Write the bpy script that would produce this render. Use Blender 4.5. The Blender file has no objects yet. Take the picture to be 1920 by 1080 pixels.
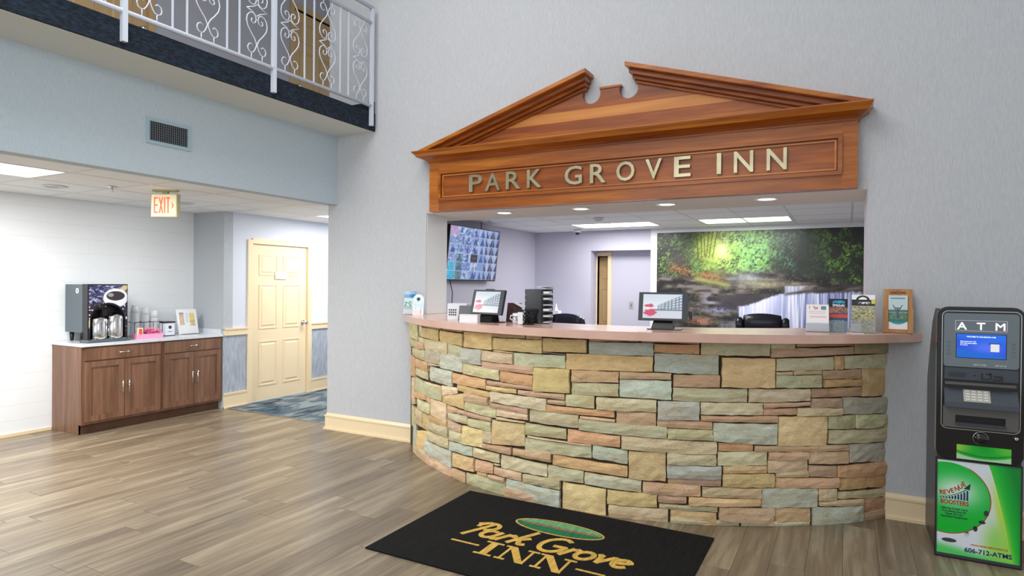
import bpy, bmesh, math, random
import numpy as np
from mathutils import Vector, Matrix
random.seed(7)
R_ = math.radians
# ------------------------------------------------------------------ camera
scene = bpy.context.scene
COL = scene.collection
cam_d = bpy.data.cameras.new('camera'); cam = bpy.data.objects.new('camera', cam_d); COL.objects.link(cam)
YAW, PIT, ROL = R_(28.193), R_(-0.346), R_(0.538)
fwd = Vector((-math.sin(YAW)*math.cos(PIT), math.cos(YAW)*math.cos(PIT), math.sin(PIT)))
rgt = Vector((math.cos(YAW), math.sin(YAW), 0)); upv = rgt.cross(fwd)
r2 = math.cos(ROL)*rgt + math.sin(ROL)*upv; u2 = -math.sin(ROL)*rgt + math.cos(ROL)*upv
mw = Matrix.Identity(4)
for i in range(3):
    mw[i][0] = r2[i]; mw[i][1] = u2[i]; mw[i][2] = -fwd[i]
mw[0][3], mw[1][3], mw[2][3] = 0, 0, 1.56
cam.matrix_world = mw
cam_d.sensor_width = 36; cam_d.lens = 36*1168.7/1920; cam_d.clip_start = 0.05; cam_d.clip_end = 100
scene.camera = cam
# ------------------------------------------------------------------ world, light, exposure
w = bpy.data.worlds.new('world'); scene.world = w; w.use_nodes = True
bg = w.node_tree.nodes['Background']; bg.inputs[0].default_value = (0.93, 0.97, 1.0, 1); bg.inputs[1].default_value = 0.60
def area(name, loc, size, power, rot=(0,0,0), color=(1,1,1), sy=None):
    d = bpy.data.lights.new(name, 'AREA'); d.energy = power; d.color = color; d.size = size
    if sy: d.shape = 'RECTANGLE'; d.size_y = sy
    o = bpy.data.objects.new(name, d); COL.objects.link(o); o.location = loc; o.rotation_euler = rot
    return o
area('lobby_ceiling_light', (-2.9, 1.2, 5.7), 3.6, 165, (R_(10), 0, 0), (1, .985, .96), 3.5)
area('lobby_flood_light', (.3, .2, 2.9), 1.6, 17, Vector((-7.2, 4.3, -1.6)).to_track_quat('-Z', 'Y').to_euler(), (.97, .99, 1), 1.6).data.spread = R_(75)
area('lobby_window_light', (-2.6, -4.0, 2.6), 4, 85, (R_(80), 0, R_(14)), (.93, .97, 1), 3)
vs = scene.view_settings
scene.display_settings.display_device = 'sRGB'
vs.view_transform = 'Standard'; vs.look = 'None'; vs.gamma = 1; vs.exposure = 0.0; vs.use_curve_mapping = False

# ------------------------------------------------------------------ helpers
def lin(c):
    return tuple((x/255/12.92 if x/255 <= .04045 else ((x/255+.055)/1.055)**2.4) for x in c)
class NT:
    def __init__(s, m): s.t = m.node_tree; s.n = s.t.nodes; s.l = s.t.links
    def new(s, k, **kw):
        n = s.n.new(k)
        for a, b in kw.items(): setattr(n, a, b)
        return n
def mat(name, c, c2=None, rough=.6, metal=0, scale=20, stretch=(1,1,1), bump=0, bscale=None, detail=3, spec=.5, lo=.35, hi=.65, emit=0, tr=0, coat=0):
    m = bpy.data.materials.new(name); m.use_nodes = True; g = NT(m); b = g.n['Principled BSDF']
    b.inputs['Base Color'].default_value = (*lin(c), 1); b.inputs['Roughness'].default_value = rough
    b.inputs['Metallic'].default_value = metal; b.inputs['Specular IOR Level'].default_value = spec
    if tr: b.inputs['Transmission Weight'].default_value = tr
    if coat: b.inputs['Coat Weight'].default_value = coat; b.inputs['Coat Roughness'].default_value = .12
    if emit:
        b.inputs['Emission Color'].default_value = (*lin(c), 1); b.inputs['Emission Strength'].default_value = emit
    if c2 or bump:
        tc = g.new('ShaderNodeTexCoord'); mp = g.new('ShaderNodeMapping'); mp.inputs['Scale'].default_value = stretch
        g.l.new(tc.outputs['Object'], mp.inputs[0])
        ns = g.new('ShaderNodeTexNoise'); ns.inputs['Scale'].default_value = scale; ns.inputs['Detail'].default_value = detail
        g.l.new(mp.outputs[0], ns.inputs[0])
        if c2:
            cr = g.new('ShaderNodeValToRGB'); e = cr.color_ramp.elements
            e[0].position = lo; e[1].position = hi; e[0].color = (*lin(c), 1); e[1].color = (*lin(c2), 1)
            g.l.new(ns.outputs[0], cr.inputs[0]); g.l.new(cr.outputs[0], b.inputs['Base Color'])
        if bump:
            src = ns
            if bscale:
                src = g.new('ShaderNodeTexNoise'); src.inputs['Scale'].default_value = bscale; src.inputs['Detail'].default_value = 4
                g.l.new(mp.outputs[0], src.inputs[0])
            bp = g.new('ShaderNodeBump'); bp.inputs['Strength'].default_value = bump; bp.inputs['Distance'].default_value = .01
            g.l.new(src.outputs[0], bp.inputs['Height']); g.l.new(bp.outputs[0], b.inputs['Normal'])
    return m
def print_mat(name, emit=0, rough=.4):
    m = bpy.data.materials.new(name); m.use_nodes = True; g = NT(m); b = g.n['Principled BSDF']
    a = g.new('ShaderNodeAttribute', attribute_name='ink')
    b.inputs['Roughness'].default_value = rough
    if emit:
        g.l.new(a.outputs['Color'], b.inputs['Emission Color']); b.inputs['Emission Strength'].default_value = emit
        b.inputs['Base Color'].default_value = (.01, .01, .01, 1)
    else: g.l.new(a.outputs['Color'], b.inputs['Base Color'])
    return m
def link(name, me, m, parent, label=None):
    o = bpy.data.objects.new(name, me); COL.objects.link(o)
    if m is not None and not me.materials:
        for q in (m if isinstance(m, (list, tuple)) else [m]): me.materials.append(q)
    if parent is not None: o.parent = parent
    if label: o['label'] = label
    return o
class MB:
    def __init__(s, M=None): s.b = bmesh.new(); s.M = M or Matrix.Identity(4); s.mi = 0
    def _fin(s, vs_, fs):
        for f in fs: f.material_index = s.mi
    def box(s, x0, x1, y0, y1, z0, z1, M=None):
        T = s.M @ M if M else s.M
        v = [s.b.verts.new(T @ Vector(p)) for p in ((x0,y0,z0),(x1,y0,z0),(x1,y1,z0),(x0,y1,z0),(x0,y0,z1),(x1,y0,z1),(x1,y1,z1),(x0,y1,z1))]
        for q in ((0,3,2,1),(4,5,6,7),(0,1,5,4),(1,2,6,5),(2,3,7,6),(3,0,4,7)):
            s.b.faces.new([v[i] for i in q]).material_index = s.mi
        return s
    def hexa(s, bot, top):
        v = [s.b.verts.new(s.M @ Vector(p)) for p in list(bot)+list(top)]
        for q in ((0,3,2,1),(4,5,6,7),(0,1,5,4),(1,2,6,5),(2,3,7,6),(3,0,4,7)):
            s.b.faces.new([v[i] for i in q]).material_index = s.mi
        return s
    def prism(s, pts, axis, a, c):
        """pts 2-D outline; axis 'y': pts are (x,z) from y=a to y=c; 'x': (y,z); 'z': (x,y)"""
        f = {'y': lambda p, t: (p[0], t, p[1]), 'x': lambda p, t: (t, p[0], p[1]), 'z': lambda p, t: (p[0], p[1], t)}[axis]
        A = [s.b.verts.new(s.M @ Vector(f(p, a))) for p in pts]; B = [s.b.verts.new(s.M @ Vector(f(p, c))) for p in pts]
        n = len(pts)
        from mathutils.geometry import tessellate_polygon
        tri = tessellate_polygon([[Vector((p[0], p[1], 0)) for p in pts]]) if n > 4 else [tuple(range(n))]
        fs = []
        for t in tri:
            for V_, q in ((A, t), (B, t[::-1])):
                try: fs.append(s.b.faces.new([V_[i] for i in q]))
                except ValueError: pass
        for i in range(n): fs.append(s.b.faces.new([A[i], B[i], B[(i+1) % n], A[(i+1) % n]]))
        for q in fs: q.material_index = s.mi
        bmesh.ops.recalc_face_normals(s.b, faces=fs)
        return s
    def rings(s, prof, c=(0,0,0), n=20, axis='z', cap=True):
        """lathe: prof list of (radius, height)"""
        R = []
        for r, h in prof:
            ring = []
            for i in range(n):
                a = 2*math.pi*i/n; x, y = r*math.cos(a), r*math.sin(a)
                p = {'z': (x, y, h), 'y': (x, h, y), 'x': (h, x, y)}[axis]
                ring.append(s.b.verts.new(s.M @ Vector((p[0]+c[0], p[1]+c[1], p[2]+c[2]))))
            R.append(ring)
        fs = []
        for k in range(len(R)-1):
            for i in range(n): fs.append(s.b.faces.new([R[k][i], R[k][(i+1) % n], R[k+1][(i+1) % n], R[k+1][i]]))
        if cap: fs.append(s.b.faces.new(R[0][::-1])); fs.append(s.b.faces.new(R[-1]))
        for q in fs: q.material_index = s.mi; q.smooth = True
        if cap: fs[-1].smooth = fs[-2].smooth = False
        bmesh.ops.recalc_face_normals(s.b, faces=fs)
        return s
    def tube(s, pts, r, n=6):
        pts = [Vector(p) for p in pts]; R = []; prev = None
        for i, p in enumerate(pts):
            t = (pts[min(i+1, len(pts)-1)] - pts[max(i-1, 0)]).normalized()
            u = prev if prev is not None else (Vector((0,0,1)) if abs(t.z) < .9 else Vector((1,0,0)))
            u = (u - t*u.dot(t)).normalized(); prev = u; v = t.cross(u)
            R.append([s.b.verts.new(s.M @ (p + r*(math.cos(2*math.pi*k/n)*u + math.sin(2*math.pi*k/n)*v))) for k in range(n)])
        fs = []
        for k in range(len(R)-1):
            for i in range(n): fs.append(s.b.faces.new([R[k][i], R[k][(i+1) % n], R[k+1][(i+1) % n], R[k+1][i]]))
        for q in fs: q.smooth = True
        fs.append(s.b.faces.new(R[0][::-1])); fs.append(s.b.faces.new(R[-1]))
        for q in fs: q.material_index = s.mi
        return s
    def mesh(s, name, bevel=0, seg=1):
        if bevel:
            es = [e for e in s.b.edges if len(e.link_faces) == 2 and e.calc_face_angle(0) > .5]
            bmesh.ops.bevel(s.b, geom=es, offset=bevel, segments=seg, profile=.5, affect='EDGES', clamp_overlap=True)
        me = bpy.data.meshes.new(name); s.b.to_mesh(me); s.b.free(); return me
    def build(s, name, m, parent=None, bevel=0, seg=1, label=None):
        return link(name, s.mesh(name, bevel, seg), m, parent, label)
def struct(o): o['kind'] = 'structure'; return o
def thing(name, label, cat, loc=(0,0,0), rz=0, group=None):
    o = bpy.data.objects.new(name, None); COL.objects.link(o); o.empty_display_size = .05
    o.location = loc; o.rotation_euler = (0, 0, rz); o['label'] = label; o['category'] = cat
    if group: o['group'] = group
    return o
def tag(o, label, cat, group=None, loc=None):
    o['label'] = label; o['category'] = cat
    if group: o['group'] = group
    if loc is not None: o.location = loc
    return o
def dup(o, parent=None):
    c = o.copy(); COL.objects.link(c)
    if parent is not None: c.parent = parent
    for ch in list(o.children): dup(ch, c)
    return c
# ---- painted prints: a grid of coloured points
def vnoise(X, Y, s, seed=0):
    rs = np.random.RandomState(seed); L = rs.rand(128, 128)
    x, y = X*s, Y*s; xi, yi = np.floor(x).astype(int), np.floor(y).astype(int); fx, fy = x-xi, y-yi
    fx = fx*fx*(3-2*fx); fy = fy*fy*(3-2*fy)
    g = lambda a, b: L[a % 128, b % 128]
    return (g(xi,yi)*(1-fx)+g(xi+1,yi)*fx)*(1-fy) + (g(xi,yi+1)*(1-fx)+g(xi+1,yi+1)*fx)*fy
def fbm(X, Y, s, seed=0, o=4):
    t = 0; a = .5
    for i in range(o): t = t + a*vnoise(X, Y, s*2**i, seed+i); a *= .5
    return t/(1-.5**o)
def mixc(a, c, k):
    c = np.array(c, float); k = np.clip(k, 0, 1)[..., None]
    return a*(1-k) + c*k
def sm(a, b, x): t = np.clip((x-a)/(b-a), 0, 1); return t*t*(3-2*t)
def picture(name, W, H, nx, ny, fn, m, parent, M=None, label=None):
    """flat print in local x/z facing -y; fn(U,V) -> sRGB 0..255, V up"""
    U, V = np.meshgrid(np.linspace(0, 1, nx+1), np.linspace(0, 1, ny+1))
    rgb = np.clip(fn(U, V), 0, 255)/255
    rgb = np.where(rgb <= .04045, rgb/12.92, ((rgb+.055)/1.055)**2.4)
    co = np.stack([U*W, np.zeros_like(U), V*H], -1).reshape(-1, 3)
    if M is not None:
        A = np.array(M); co = co @ A[:3, :3].T + A[:3, 3]
    i = np.arange(nx)[None, :] + (nx+1)*np.arange(ny)[:, None]
    q = np.stack([i, i+1, i+nx+2, i+nx+1], -1).reshape(-1)
    me = bpy.data.meshes.new(name); me.vertices.add(len(co)); me.vertices.foreach_set('co', co.reshape(-1).astype('f'))
    nf = nx*ny; me.loops.add(nf*4); me.loops.foreach_set('vertex_index', q.astype('i'))
    me.polygons.add(nf); me.polygons.foreach_set('loop_start', np.arange(0, nf*4, 4).astype('i'))
    me.update(calc_edges=True)
    at = me.color_attributes.new('ink', 'FLOAT_COLOR', 'POINT')
    at.data.foreach_set('color', np.concatenate([rgb.reshape(-1, 3), np.ones((len(co), 1))], 1).reshape(-1).astype('f'))
    return link(name, me, m, parent, label)
def text_mesh(s, size, depth=.002, bold=0, align='CENTER', sx=1, shear=0, spacing=1):
    c = bpy.data.curves.new('t', 'FONT'); c.body = s; c.size = size; c.extrude = depth/2; c.offset = bold; c.align_x = align
    c.shear = shear; c.space_character = spacing; c.resolution_u = 3
    o = bpy.data.objects.new('t', c); COL.objects.link(o)
    dg = bpy.context.evaluated_depsgraph_get(); dg.update()
    me = bpy.data.meshes.new_from_object(o.evaluated_get(dg))
    bpy.data.objects.remove(o); bpy.data.curves.remove(c)
    if sx != 1: me.transform(Matrix.Scale(sx, 4, (1,0,0)))
    return me
UP = Matrix.Rotation(R_(90), 4, 'X')            # text lying in xy -> upright facing -y
def text(name, s, size, m, parent, M, depth=.002, bold=0, align='CENTER', sx=1, shear=0, label=None, upright=True, spacing=1):
    me = text_mesh(s, size, depth, bold, align, sx, shear, spacing)
    me.transform(M @ UP if upright else M)
    me.materials.clear()
    return link(name, me, m, parent, label)
T = lambda x, y, z: Matrix.Translation((x, y, z))
def RZ(a): return Matrix.Rotation(R_(a), 4, 'Z')
def RX(a): return Matrix.Rotation(R_(a), 4, 'X')

# ------------------------------------------------------------------ materials
def wallpaper(name, c, c2, bump=.25):
    m = mat(name, c, c2, rough=.75, scale=26, stretch=(9, 9, .9), bump=bump, detail=5, lo=.3, hi=.7)
    return m
M_wall = wallpaper('woven_wallpaper', (186,189,194), (201,203,207))
M_head = wallpaper('blue_grey_wallpaper', (176,190,199), (190,203,211))
M_alc = mat('painted_block', (243,247,250), rough=.45, bump=.08, scale=60)
M_hall = mat('painted_wall_white', (214,219,230), rough=.6, bump=.05, scale=80)
M_ret = wallpaper('return_wallpaper', (178,184,190), (190,196,202))
M_rec = mat('lavender_paint', (196,195,212), rough=.6, bump=.04, scale=90)
M_upw = mat('upper_wall_paint', (176,177,186), rough=.7)
M_tile = mat('ceiling_tile', (236,238,240), (242,244,246), rough=.9, scale=90, bump=.12)
M_grid = mat('ceiling_grid_white', (222,223,222), rough=.5)
M_soff = mat('soffit_plaster', (226,221,212), rough=.85, bump=.08, scale=50)
M_bslab = mat('balcony_soffit_plaster', (214,217,212), rough=.85, bump=.1, scale=40)
M_cream = mat('cream_enamel', (241,220,182), rough=.35)
M_cream2 = mat('tan_door_paint', (196,164,118), rough=.45)
M_wains = mat('wainscot_paper', (148,156,168), (190,196,206), rough=.7, scale=14, stretch=(8,8,.5), bump=.1, detail=6)
M_navy = mat('navy_carpet', (6,15,26), (30,50,70), rough=.95, scale=28, stretch=(1,1,3), bump=.6, detail=8, lo=.4, hi=.75)
M_white = mat('white_enamel', (228,230,236), rough=.35)
M_rail = mat('railing_paint', (204,211,224), rough=.35)
M_steel = mat('brushed_steel', (200,200,200), rough=.3, metal=1)
M_chrome = mat('chrome', (225,225,225), rough=.12, metal=1)
M_black = mat('black_plastic', (18,18,20), rough=.4)
M_blackg = mat('black_gloss', (10,10,12), rough=.15, coat=.5)
M_dgrey = mat('dark_grey_plastic', (58,62,68), rough=.45)
M_grey = mat('grey_plastic', (112,118,124), rough=.4)
M_brass = mat('brass_letters', (206,196,160), (176,166,132), rough=.28, metal=.75, scale=6)
M_glow = mat('fluorescent_diffuser', (255,255,255), rough=.5, emit=3.2)
M_spot = mat('lamp_glow', (255,250,235), rough=.5, emit=6)
M_print = print_mat('printed_ink'); M_screen = print_mat('screen_glow', emit=.9, rough=.2)
def wood(name, dark, mid, light, axis='x', scale=3, rough=.3, coat=.25, rnd=.0):
    m = bpy.data.materials.new(name); m.use_nodes = True; g = NT(m); b = g.n['Principled BSDF']
    tc = g.new('ShaderNodeTexCoord'); mp = g.new('ShaderNodeMapping')
    st = {'x': (1,14,14), 'y': (14,1,14), 'z': (14,14,1)}[axis]; mp.inputs['Scale'].default_value = st
    oi = g.new('ShaderNodeObjectInfo'); va = g.new('ShaderNodeVectorMath', operation='SCALE'); va.inputs['Scale'].default_value = 37
    cv = g.new('ShaderNodeCombineXYZ')
    for k in range(3): g.l.new(oi.outputs['Random'], cv.inputs[k])
    g.l.new(cv.outputs[0], va.inputs[0]); ad = g.new('ShaderNodeVectorMath', operation='ADD')
    g.l.new(tc.outputs['Object'], ad.inputs[0]); g.l.new(va.outputs[0], ad.inputs[1]); g.l.new(ad.outputs[0], mp.inputs[0])
    ns = g.new('ShaderNodeTexNoise'); ns.inputs['Scale'].default_value = scale; ns.inputs['Detail'].default_value = 7; ns.inputs['Roughness'].default_value = .62
    ns.inputs['Distortion'].default_value = .4
    g.l.new(mp.outputs[0], ns.inputs[0])
    n2 = g.new('ShaderNodeTexNoise'); n2.inputs['Scale'].default_value = scale*.35; n2.inputs['Detail'].default_value = 2
    g.l.new(mp.outputs[0], n2.inputs[0])
    ma = g.new('ShaderNodeMath', operation='MULTIPLY_ADD'); ma.inputs[1].default_value = .6; g.l.new(ns.outputs[0], ma.inputs[0])
    mb = g.new('ShaderNodeMath', operation='MULTIPLY'); mb.inputs[1].default_value = .4; g.l.new(n2.outputs[0], mb.inputs[0]); g.l.new(mb.outputs[0], ma.inputs[2])
    mc = g.new('ShaderNodeMath', operation='MULTIPLY_ADD'); mc.inputs[1].default_value = rnd; mc.inputs[2].default_value = 0
    md = g.new('ShaderNodeMath', operation='SUBTRACT'); md.inputs[1].default_value = .5; g.l.new(oi.outputs['Random'], md.inputs[0]); g.l.new(md.outputs[0], mc.inputs[0])
    me_ = g.new('ShaderNodeMath', operation='ADD'); g.l.new(ma.outputs[0], me_.inputs[0]); g.l.new(mc.outputs[0], me_.inputs[1])
    cr = g.new('ShaderNodeValToRGB'); e = cr.color_ramp.elements; e[0].position = .34; e[1].position = .66
    e[0].color = (*lin(dark), 1); e[1].color = (*lin(light), 1); k = e.new(.5); k.color = (*lin(mid), 1)
    g.l.new(me_.outputs[0], cr.inputs[0]); g.l.new(cr.outputs[0], b.inputs['Base Color'])
    b.inputs['Roughness'].default_value = rough; b.inputs['Coat Weight'].default_value = coat; b.inputs['Coat Roughness'].default_value = .2
    bp = g.new('ShaderNodeBump'); bp.inputs['Strength'].default_value = .08; bp.inputs['Distance'].default_value = .004
    g.l.new(ns.outputs[0], bp.inputs['Height']); g.l.new(bp.outputs[0], b.inputs['Normal'])
    return m
M_plank = wood('vinyl_plank', (100,86,70), (130,115,94), (164,150,126), 'y', 1.6, .34, .12, .12)
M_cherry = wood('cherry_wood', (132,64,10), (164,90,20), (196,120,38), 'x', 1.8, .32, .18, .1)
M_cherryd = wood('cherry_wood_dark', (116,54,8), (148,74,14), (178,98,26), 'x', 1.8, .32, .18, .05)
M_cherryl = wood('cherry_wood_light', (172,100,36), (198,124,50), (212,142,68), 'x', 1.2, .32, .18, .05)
M_walnut = wood('stained_cabinet_wood', (102,70,50), (124,88,66), (144,106,84), 'z', 2.0, .42, .1, .03)
M_toe = mat('toe_kick_wood', (84,54,38), (100,66,48), rough=.6, scale=6)
M_oak = wood('oak_holder', (150,100,54), (178,124,70), (196,146,92), 'z', 2, .45, .1)
M_ctop = mat('pink_laminate', (226,186,168), (216,174,156), rough=.22, scale=5, stretch=(1,1,1), coat=.3)
M_wtop = mat('white_quartz', (226,230,236), (214,220,228), rough=.18, scale=12)
def stone_mat():
    m = bpy.data.materials.new('ledge_stone'); m.use_nodes = True; g = NT(m); b = g.n['Principled BSDF']
    oi = g.new('ShaderNodeObjectInfo'); tc = g.new('ShaderNodeTexCoord')
    cv = g.new('ShaderNodeCombineXYZ')
    for k in range(3): g.l.new(oi.outputs['Random'], cv.inputs[k])
    va = g.new('ShaderNodeVectorMath', operation='SCALE'); va.inputs['Scale'].default_value = 53; g.l.new(cv.outputs[0], va.inputs[0])
    ad = g.new('ShaderNodeVectorMath', operation='ADD'); g.l.new(tc.outputs['Object'], ad.inputs[0]); g.l.new(va.outputs[0], ad.inputs[1])
    mp = g.new('ShaderNodeMapping'); mp.inputs['Scale'].default_value = (1,1,3.2); g.l.new(ad.outputs[0], mp.inputs[0])
    n1 = g.new('ShaderNodeTexNoise'); n1.inputs['Scale'].default_value = 5; n1.inputs['Detail'].default_value = 6; n1.inputs['Distortion'].default_value = .8
    n2 = g.new('ShaderNodeTexNoise'); n2.inputs['Scale'].default_value = 60; n2.inputs['Detail'].default_value = 8
    g.l.new(mp.outputs[0], n1.inputs[0]); g.l.new(mp.outputs[0], n2.inputs[0])
    def ramp(src, a, c, p, q):
        cr = g.new('ShaderNodeValToRGB'); e = cr.color_ramp.elements; e[0].position = p; e[1].position = q
        e[0].color = (*a, 1); e[1].color = (*c, 1); g.l.new(src.outputs[0], cr.inputs[0]); return cr
    ra = ramp(n1, (.86,.80,.72), (1.1,1.1,1.1), .32, .68); rb = ramp(n2, (.88,.87,.85), (1.08,1.08,1.08), .3, .7)
    mx = g.new('ShaderNodeMix', data_type='RGBA', blend_type='MULTIPLY'); mx.inputs[0].default_value = 1
    g.l.new(oi.outputs['Color'], mx.inputs[6]); g.l.new(ra.outputs[0], mx.inputs[7])
    m2 = g.new('ShaderNodeMix', data_type='RGBA', blend_type='MULTIPLY'); m2.inputs[0].default_value = 1
    g.l.new(mx.outputs[2], m2.inputs[6]); g.l.new(rb.outputs[0], m2.inputs[7])
    n3 = g.new('ShaderNodeTexNoise'); n3.inputs['Scale'].default_value = 3.4; n3.inputs['Detail'].default_value = 3; n3.inputs['Distortion'].default_value = 1.4
    g.l.new(mp.outputs[0], n3.inputs[0])
    r3 = g.new('ShaderNodeValToRGB'); e = r3.color_ramp.elements; e[0].position = .56; e[1].position = .66; e[0].color = (0,0,0,1); e[1].color = (.42,.42,.42,1); g.l.new(n3.outputs[0], r3.inputs[0])
    m3 = g.new('ShaderNodeMix', data_type='RGBA'); g.l.new(r3.outputs[0], m3.inputs[0]); g.l.new(m2.outputs[2], m3.inputs[6]); m3.inputs[7].default_value = (*lin((214,178,128)), 1)
    r4 = g.new('ShaderNodeValToRGB'); e = r4.color_ramp.elements; e[0].position = .545; e[1].position = .575; e[0].color = (0,0,0,1); e[1].color = (0,0,0,1); k = e.new(.56); k.color = (.38,.38,.38,1); g.l.new(n3.outputs[0], r4.inputs[0])
    m4 = g.new('ShaderNodeMix', data_type='RGBA'); g.l.new(r4.outputs[0], m4.inputs[0]); g.l.new(m3.outputs[2], m4.inputs[6]); m4.inputs[7].default_value = (*lin((150,106,66)), 1)
    g.l.new(m4.outputs[2], b.inputs['Base Color']); b.inputs['Roughness'].default_value = .82
    bp = g.new('ShaderNodeBump'); bp.inputs['Strength'].default_value = .4; bp.inputs['Distance'].default_value = .009
    g.l.new(n2.outputs[0], bp.inputs['Height']); g.l.new(bp.outputs[0], b.inputs['Normal'])
    return m
M_stone = stone_mat()
M_core = mat('stone_backing_mortar', (66,52,38), rough=.95)
def carpet_mat():
    m = bpy.data.materials.new('hall_carpet'); m.use_nodes = True; g = NT(m); b = g.n['Principled BSDF']
    tc = g.new('ShaderNodeTexCoord'); mp = g.new('ShaderNodeMapping'); mp.inputs['Scale'].default_value = (1.6, .7, 1); mp.inputs['Rotation'].default_value = (0,0,.5)
    g.l.new(tc.outputs['Object'], mp.inputs[0])
    ns = g.new('ShaderNodeTexNoise'); ns.inputs['Scale'].default_value = 3; ns.inputs['Detail'].default_value = 3; ns.inputs['Distortion'].default_value = 1.6
    g.l.new(mp.outputs[0], ns.inputs[0])
    cr = g.new('ShaderNodeValToRGB'); e = cr.color_ramp.elements; e[0].position = .36; e[0].color = (*lin((34,48,60)), 1); e[1].position = .62; e[1].color = (*lin((128,138,142)), 1)
    k = e.new(.47); k.color = (*lin((74,96,110)), 1); k = e.new(.54); k.color = (*lin((96,104,106)), 1)
    g.l.new(ns.outputs[0], cr.inputs[0]); g.l.new(cr.outputs[0], b.inputs['Base Color']); b.inputs['Roughness'].default_value = .95
    return m
M_carpet = carpet_mat()

# ================================================================== SETTING
YW = 4.93            # plane of the big back wall
XH = -4.74           # plane of the header wall over the alcove
OX0, OX1 = -3.59, 0.123   # reception opening
# floor with its planks
fl = struct(MB().box(-7.4, 3.0, -3.0, 5.1, -.08, -.006).build('floor', M_core))
PW, PL = .182, 1.22
pm = MB().box(0, PW-.0016, 0, PL-.002, -.006, 0).mesh('plank', bevel=.0012); pm.materials.append(M_plank)
cand = []
for i in range(-41, 12):
    x = i*PW; off = random.random()*PL
    for j in range(-4, 5):
        y0 = off + j*PL - .6
        a, c = max(y0, -2.5), min(y0+PL, 5.09)
        if c-a < .05: continue
        lim = 1.55 + (x+4.2)*.62 if x > -4.2 else 1.2 + max(0, (-4.2-x))*.45
        cand.append((y0+PL < lim-.25 or x > 1.3, x, a, c))
cand.sort(key=lambda q: q[0]); n = 0; rest = MB()
for out_, x, a, c in cand:
    if out_ or n >= 299:
        rest.box(x, x+PW-.0016, a, c-.002, -.006, 0); continue
    if c-a > PL-.01: me = pm
    else:
        me = MB().box(0, PW-.0016, 0, c-a-.002, -.006, 0).mesh('plank', bevel=.0012); me.materials.append(M_plank)
    o = link('plank', me, None, fl); o.location = (x, a, 0); n += 1
rp = rest.build('further_planks', M_plank, fl); rp['kind'] = 'stuff'
print('planks', n)
# hallway carpet and reception floor
hc = MB().box(-6.72, -4.87, 5.10, 9.6, -.02, .004).build('hallway_carpet', M_carpet); tag(hc, 'blue grey patterned hallway carpet beyond the plank floor', 'carpet')
struct(MB().box(-6.72, -4.87, 5.088, 5.10, -.004, .006).build('trim_1', M_steel))
struct(MB().box(-4.87, 3.0, 5.05, 10.0, -.08, -.004).build('floor', mat('office_floor', (170,164,158), rough=.6)))
# back wall (with the reception opening)
wb = MB()
wb.box(-4.87, OX0, YW, 5.28, 0, 6.0).box(OX0, OX1, YW, 5.60, 2.24, 6.0).box(OX1, 3.0, YW, 5.60, 0, 6.0)
wall_back = struct(wb.build('wall_back', M_wall))
struct(MB().box(-4.58, OX0, 5.28, 5.62, 2.2365, 2.44).box(OX0+.001, OX1-.001, YW+.002, 5.62, 2.2365, 2.2395).build('soffit_panel', M_soff)).name = 'ceiling'
struct(MB().box(OX0, OX0+.004, YW+.012, 5.28, 1.262, 2.236).build('trim_2', mat('jamb_paint', (222,226,228), rough=.6)))
struct(MB().box(OX1-.004, OX1, YW+.012, 5.60, 1.262, 2.236).build('trim_2', mat('jamb_paint_lavender', (196,192,200), rough=.6)))
# header wall above the alcove
struct(MB().box(-4.87, XH, -3, YW, 2.38, 3.095).build('wall_header', M_head))
# alcove walls
XB, XD, YR = -7.30, -6.72, 5.06
wl = struct(MB().box(XB-.2, XB-.0122, -3, YR+.2, 0, 2.45).build('wall_left', M_alc))
bm_ = MB().box(-.012, 0, .0002, .3998, .0004, .1536).mesh('block', bevel=.0007); bm_.materials.append(M_alc)
for r in range(16):
    for k in range(11):
        y = 1.02 + k*.4 + (.2 if r % 2 else 0)
        if y + .4 > YR:
            wd = YR - y
            if wd < .012: continue
            me = MB().box(-.012, 0, .0002, wd, .0004, .1536).mesh('block', bevel=.0007); me.materials.append(M_alc)
        else: me = bm_
        o = link('block', me, None, wl); o.location = (XB, y, r*.154)
struct(MB().box(XB-.2, XD, YR, YR+.13, 0, 2.45).build('wall_return', M_ret))
wd_ = MB(); DY0, DY1 = 5.475, 6.40
wd_.box(XD-.12, XD, YR+.13, DY0-.02, 0, 2.45).box(XD-.12, XD, DY1+.02, 9.6, 0, 2.45).box(XD-.12, XD, DY0-.02, DY1+.02, 2.06, 2.45)
struct(wd_.build('wall_hallway', M_hall))
struct(MB().box(XD, -4.87, 9.5, 9.6, 0, 2.45).build('wall_hallway_end', M_hall))
struct(MB().box(-4.93, -4.872, 5.28, 9.5, 0, 2.45).build('wall_hallway_right', M_hall))
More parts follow.
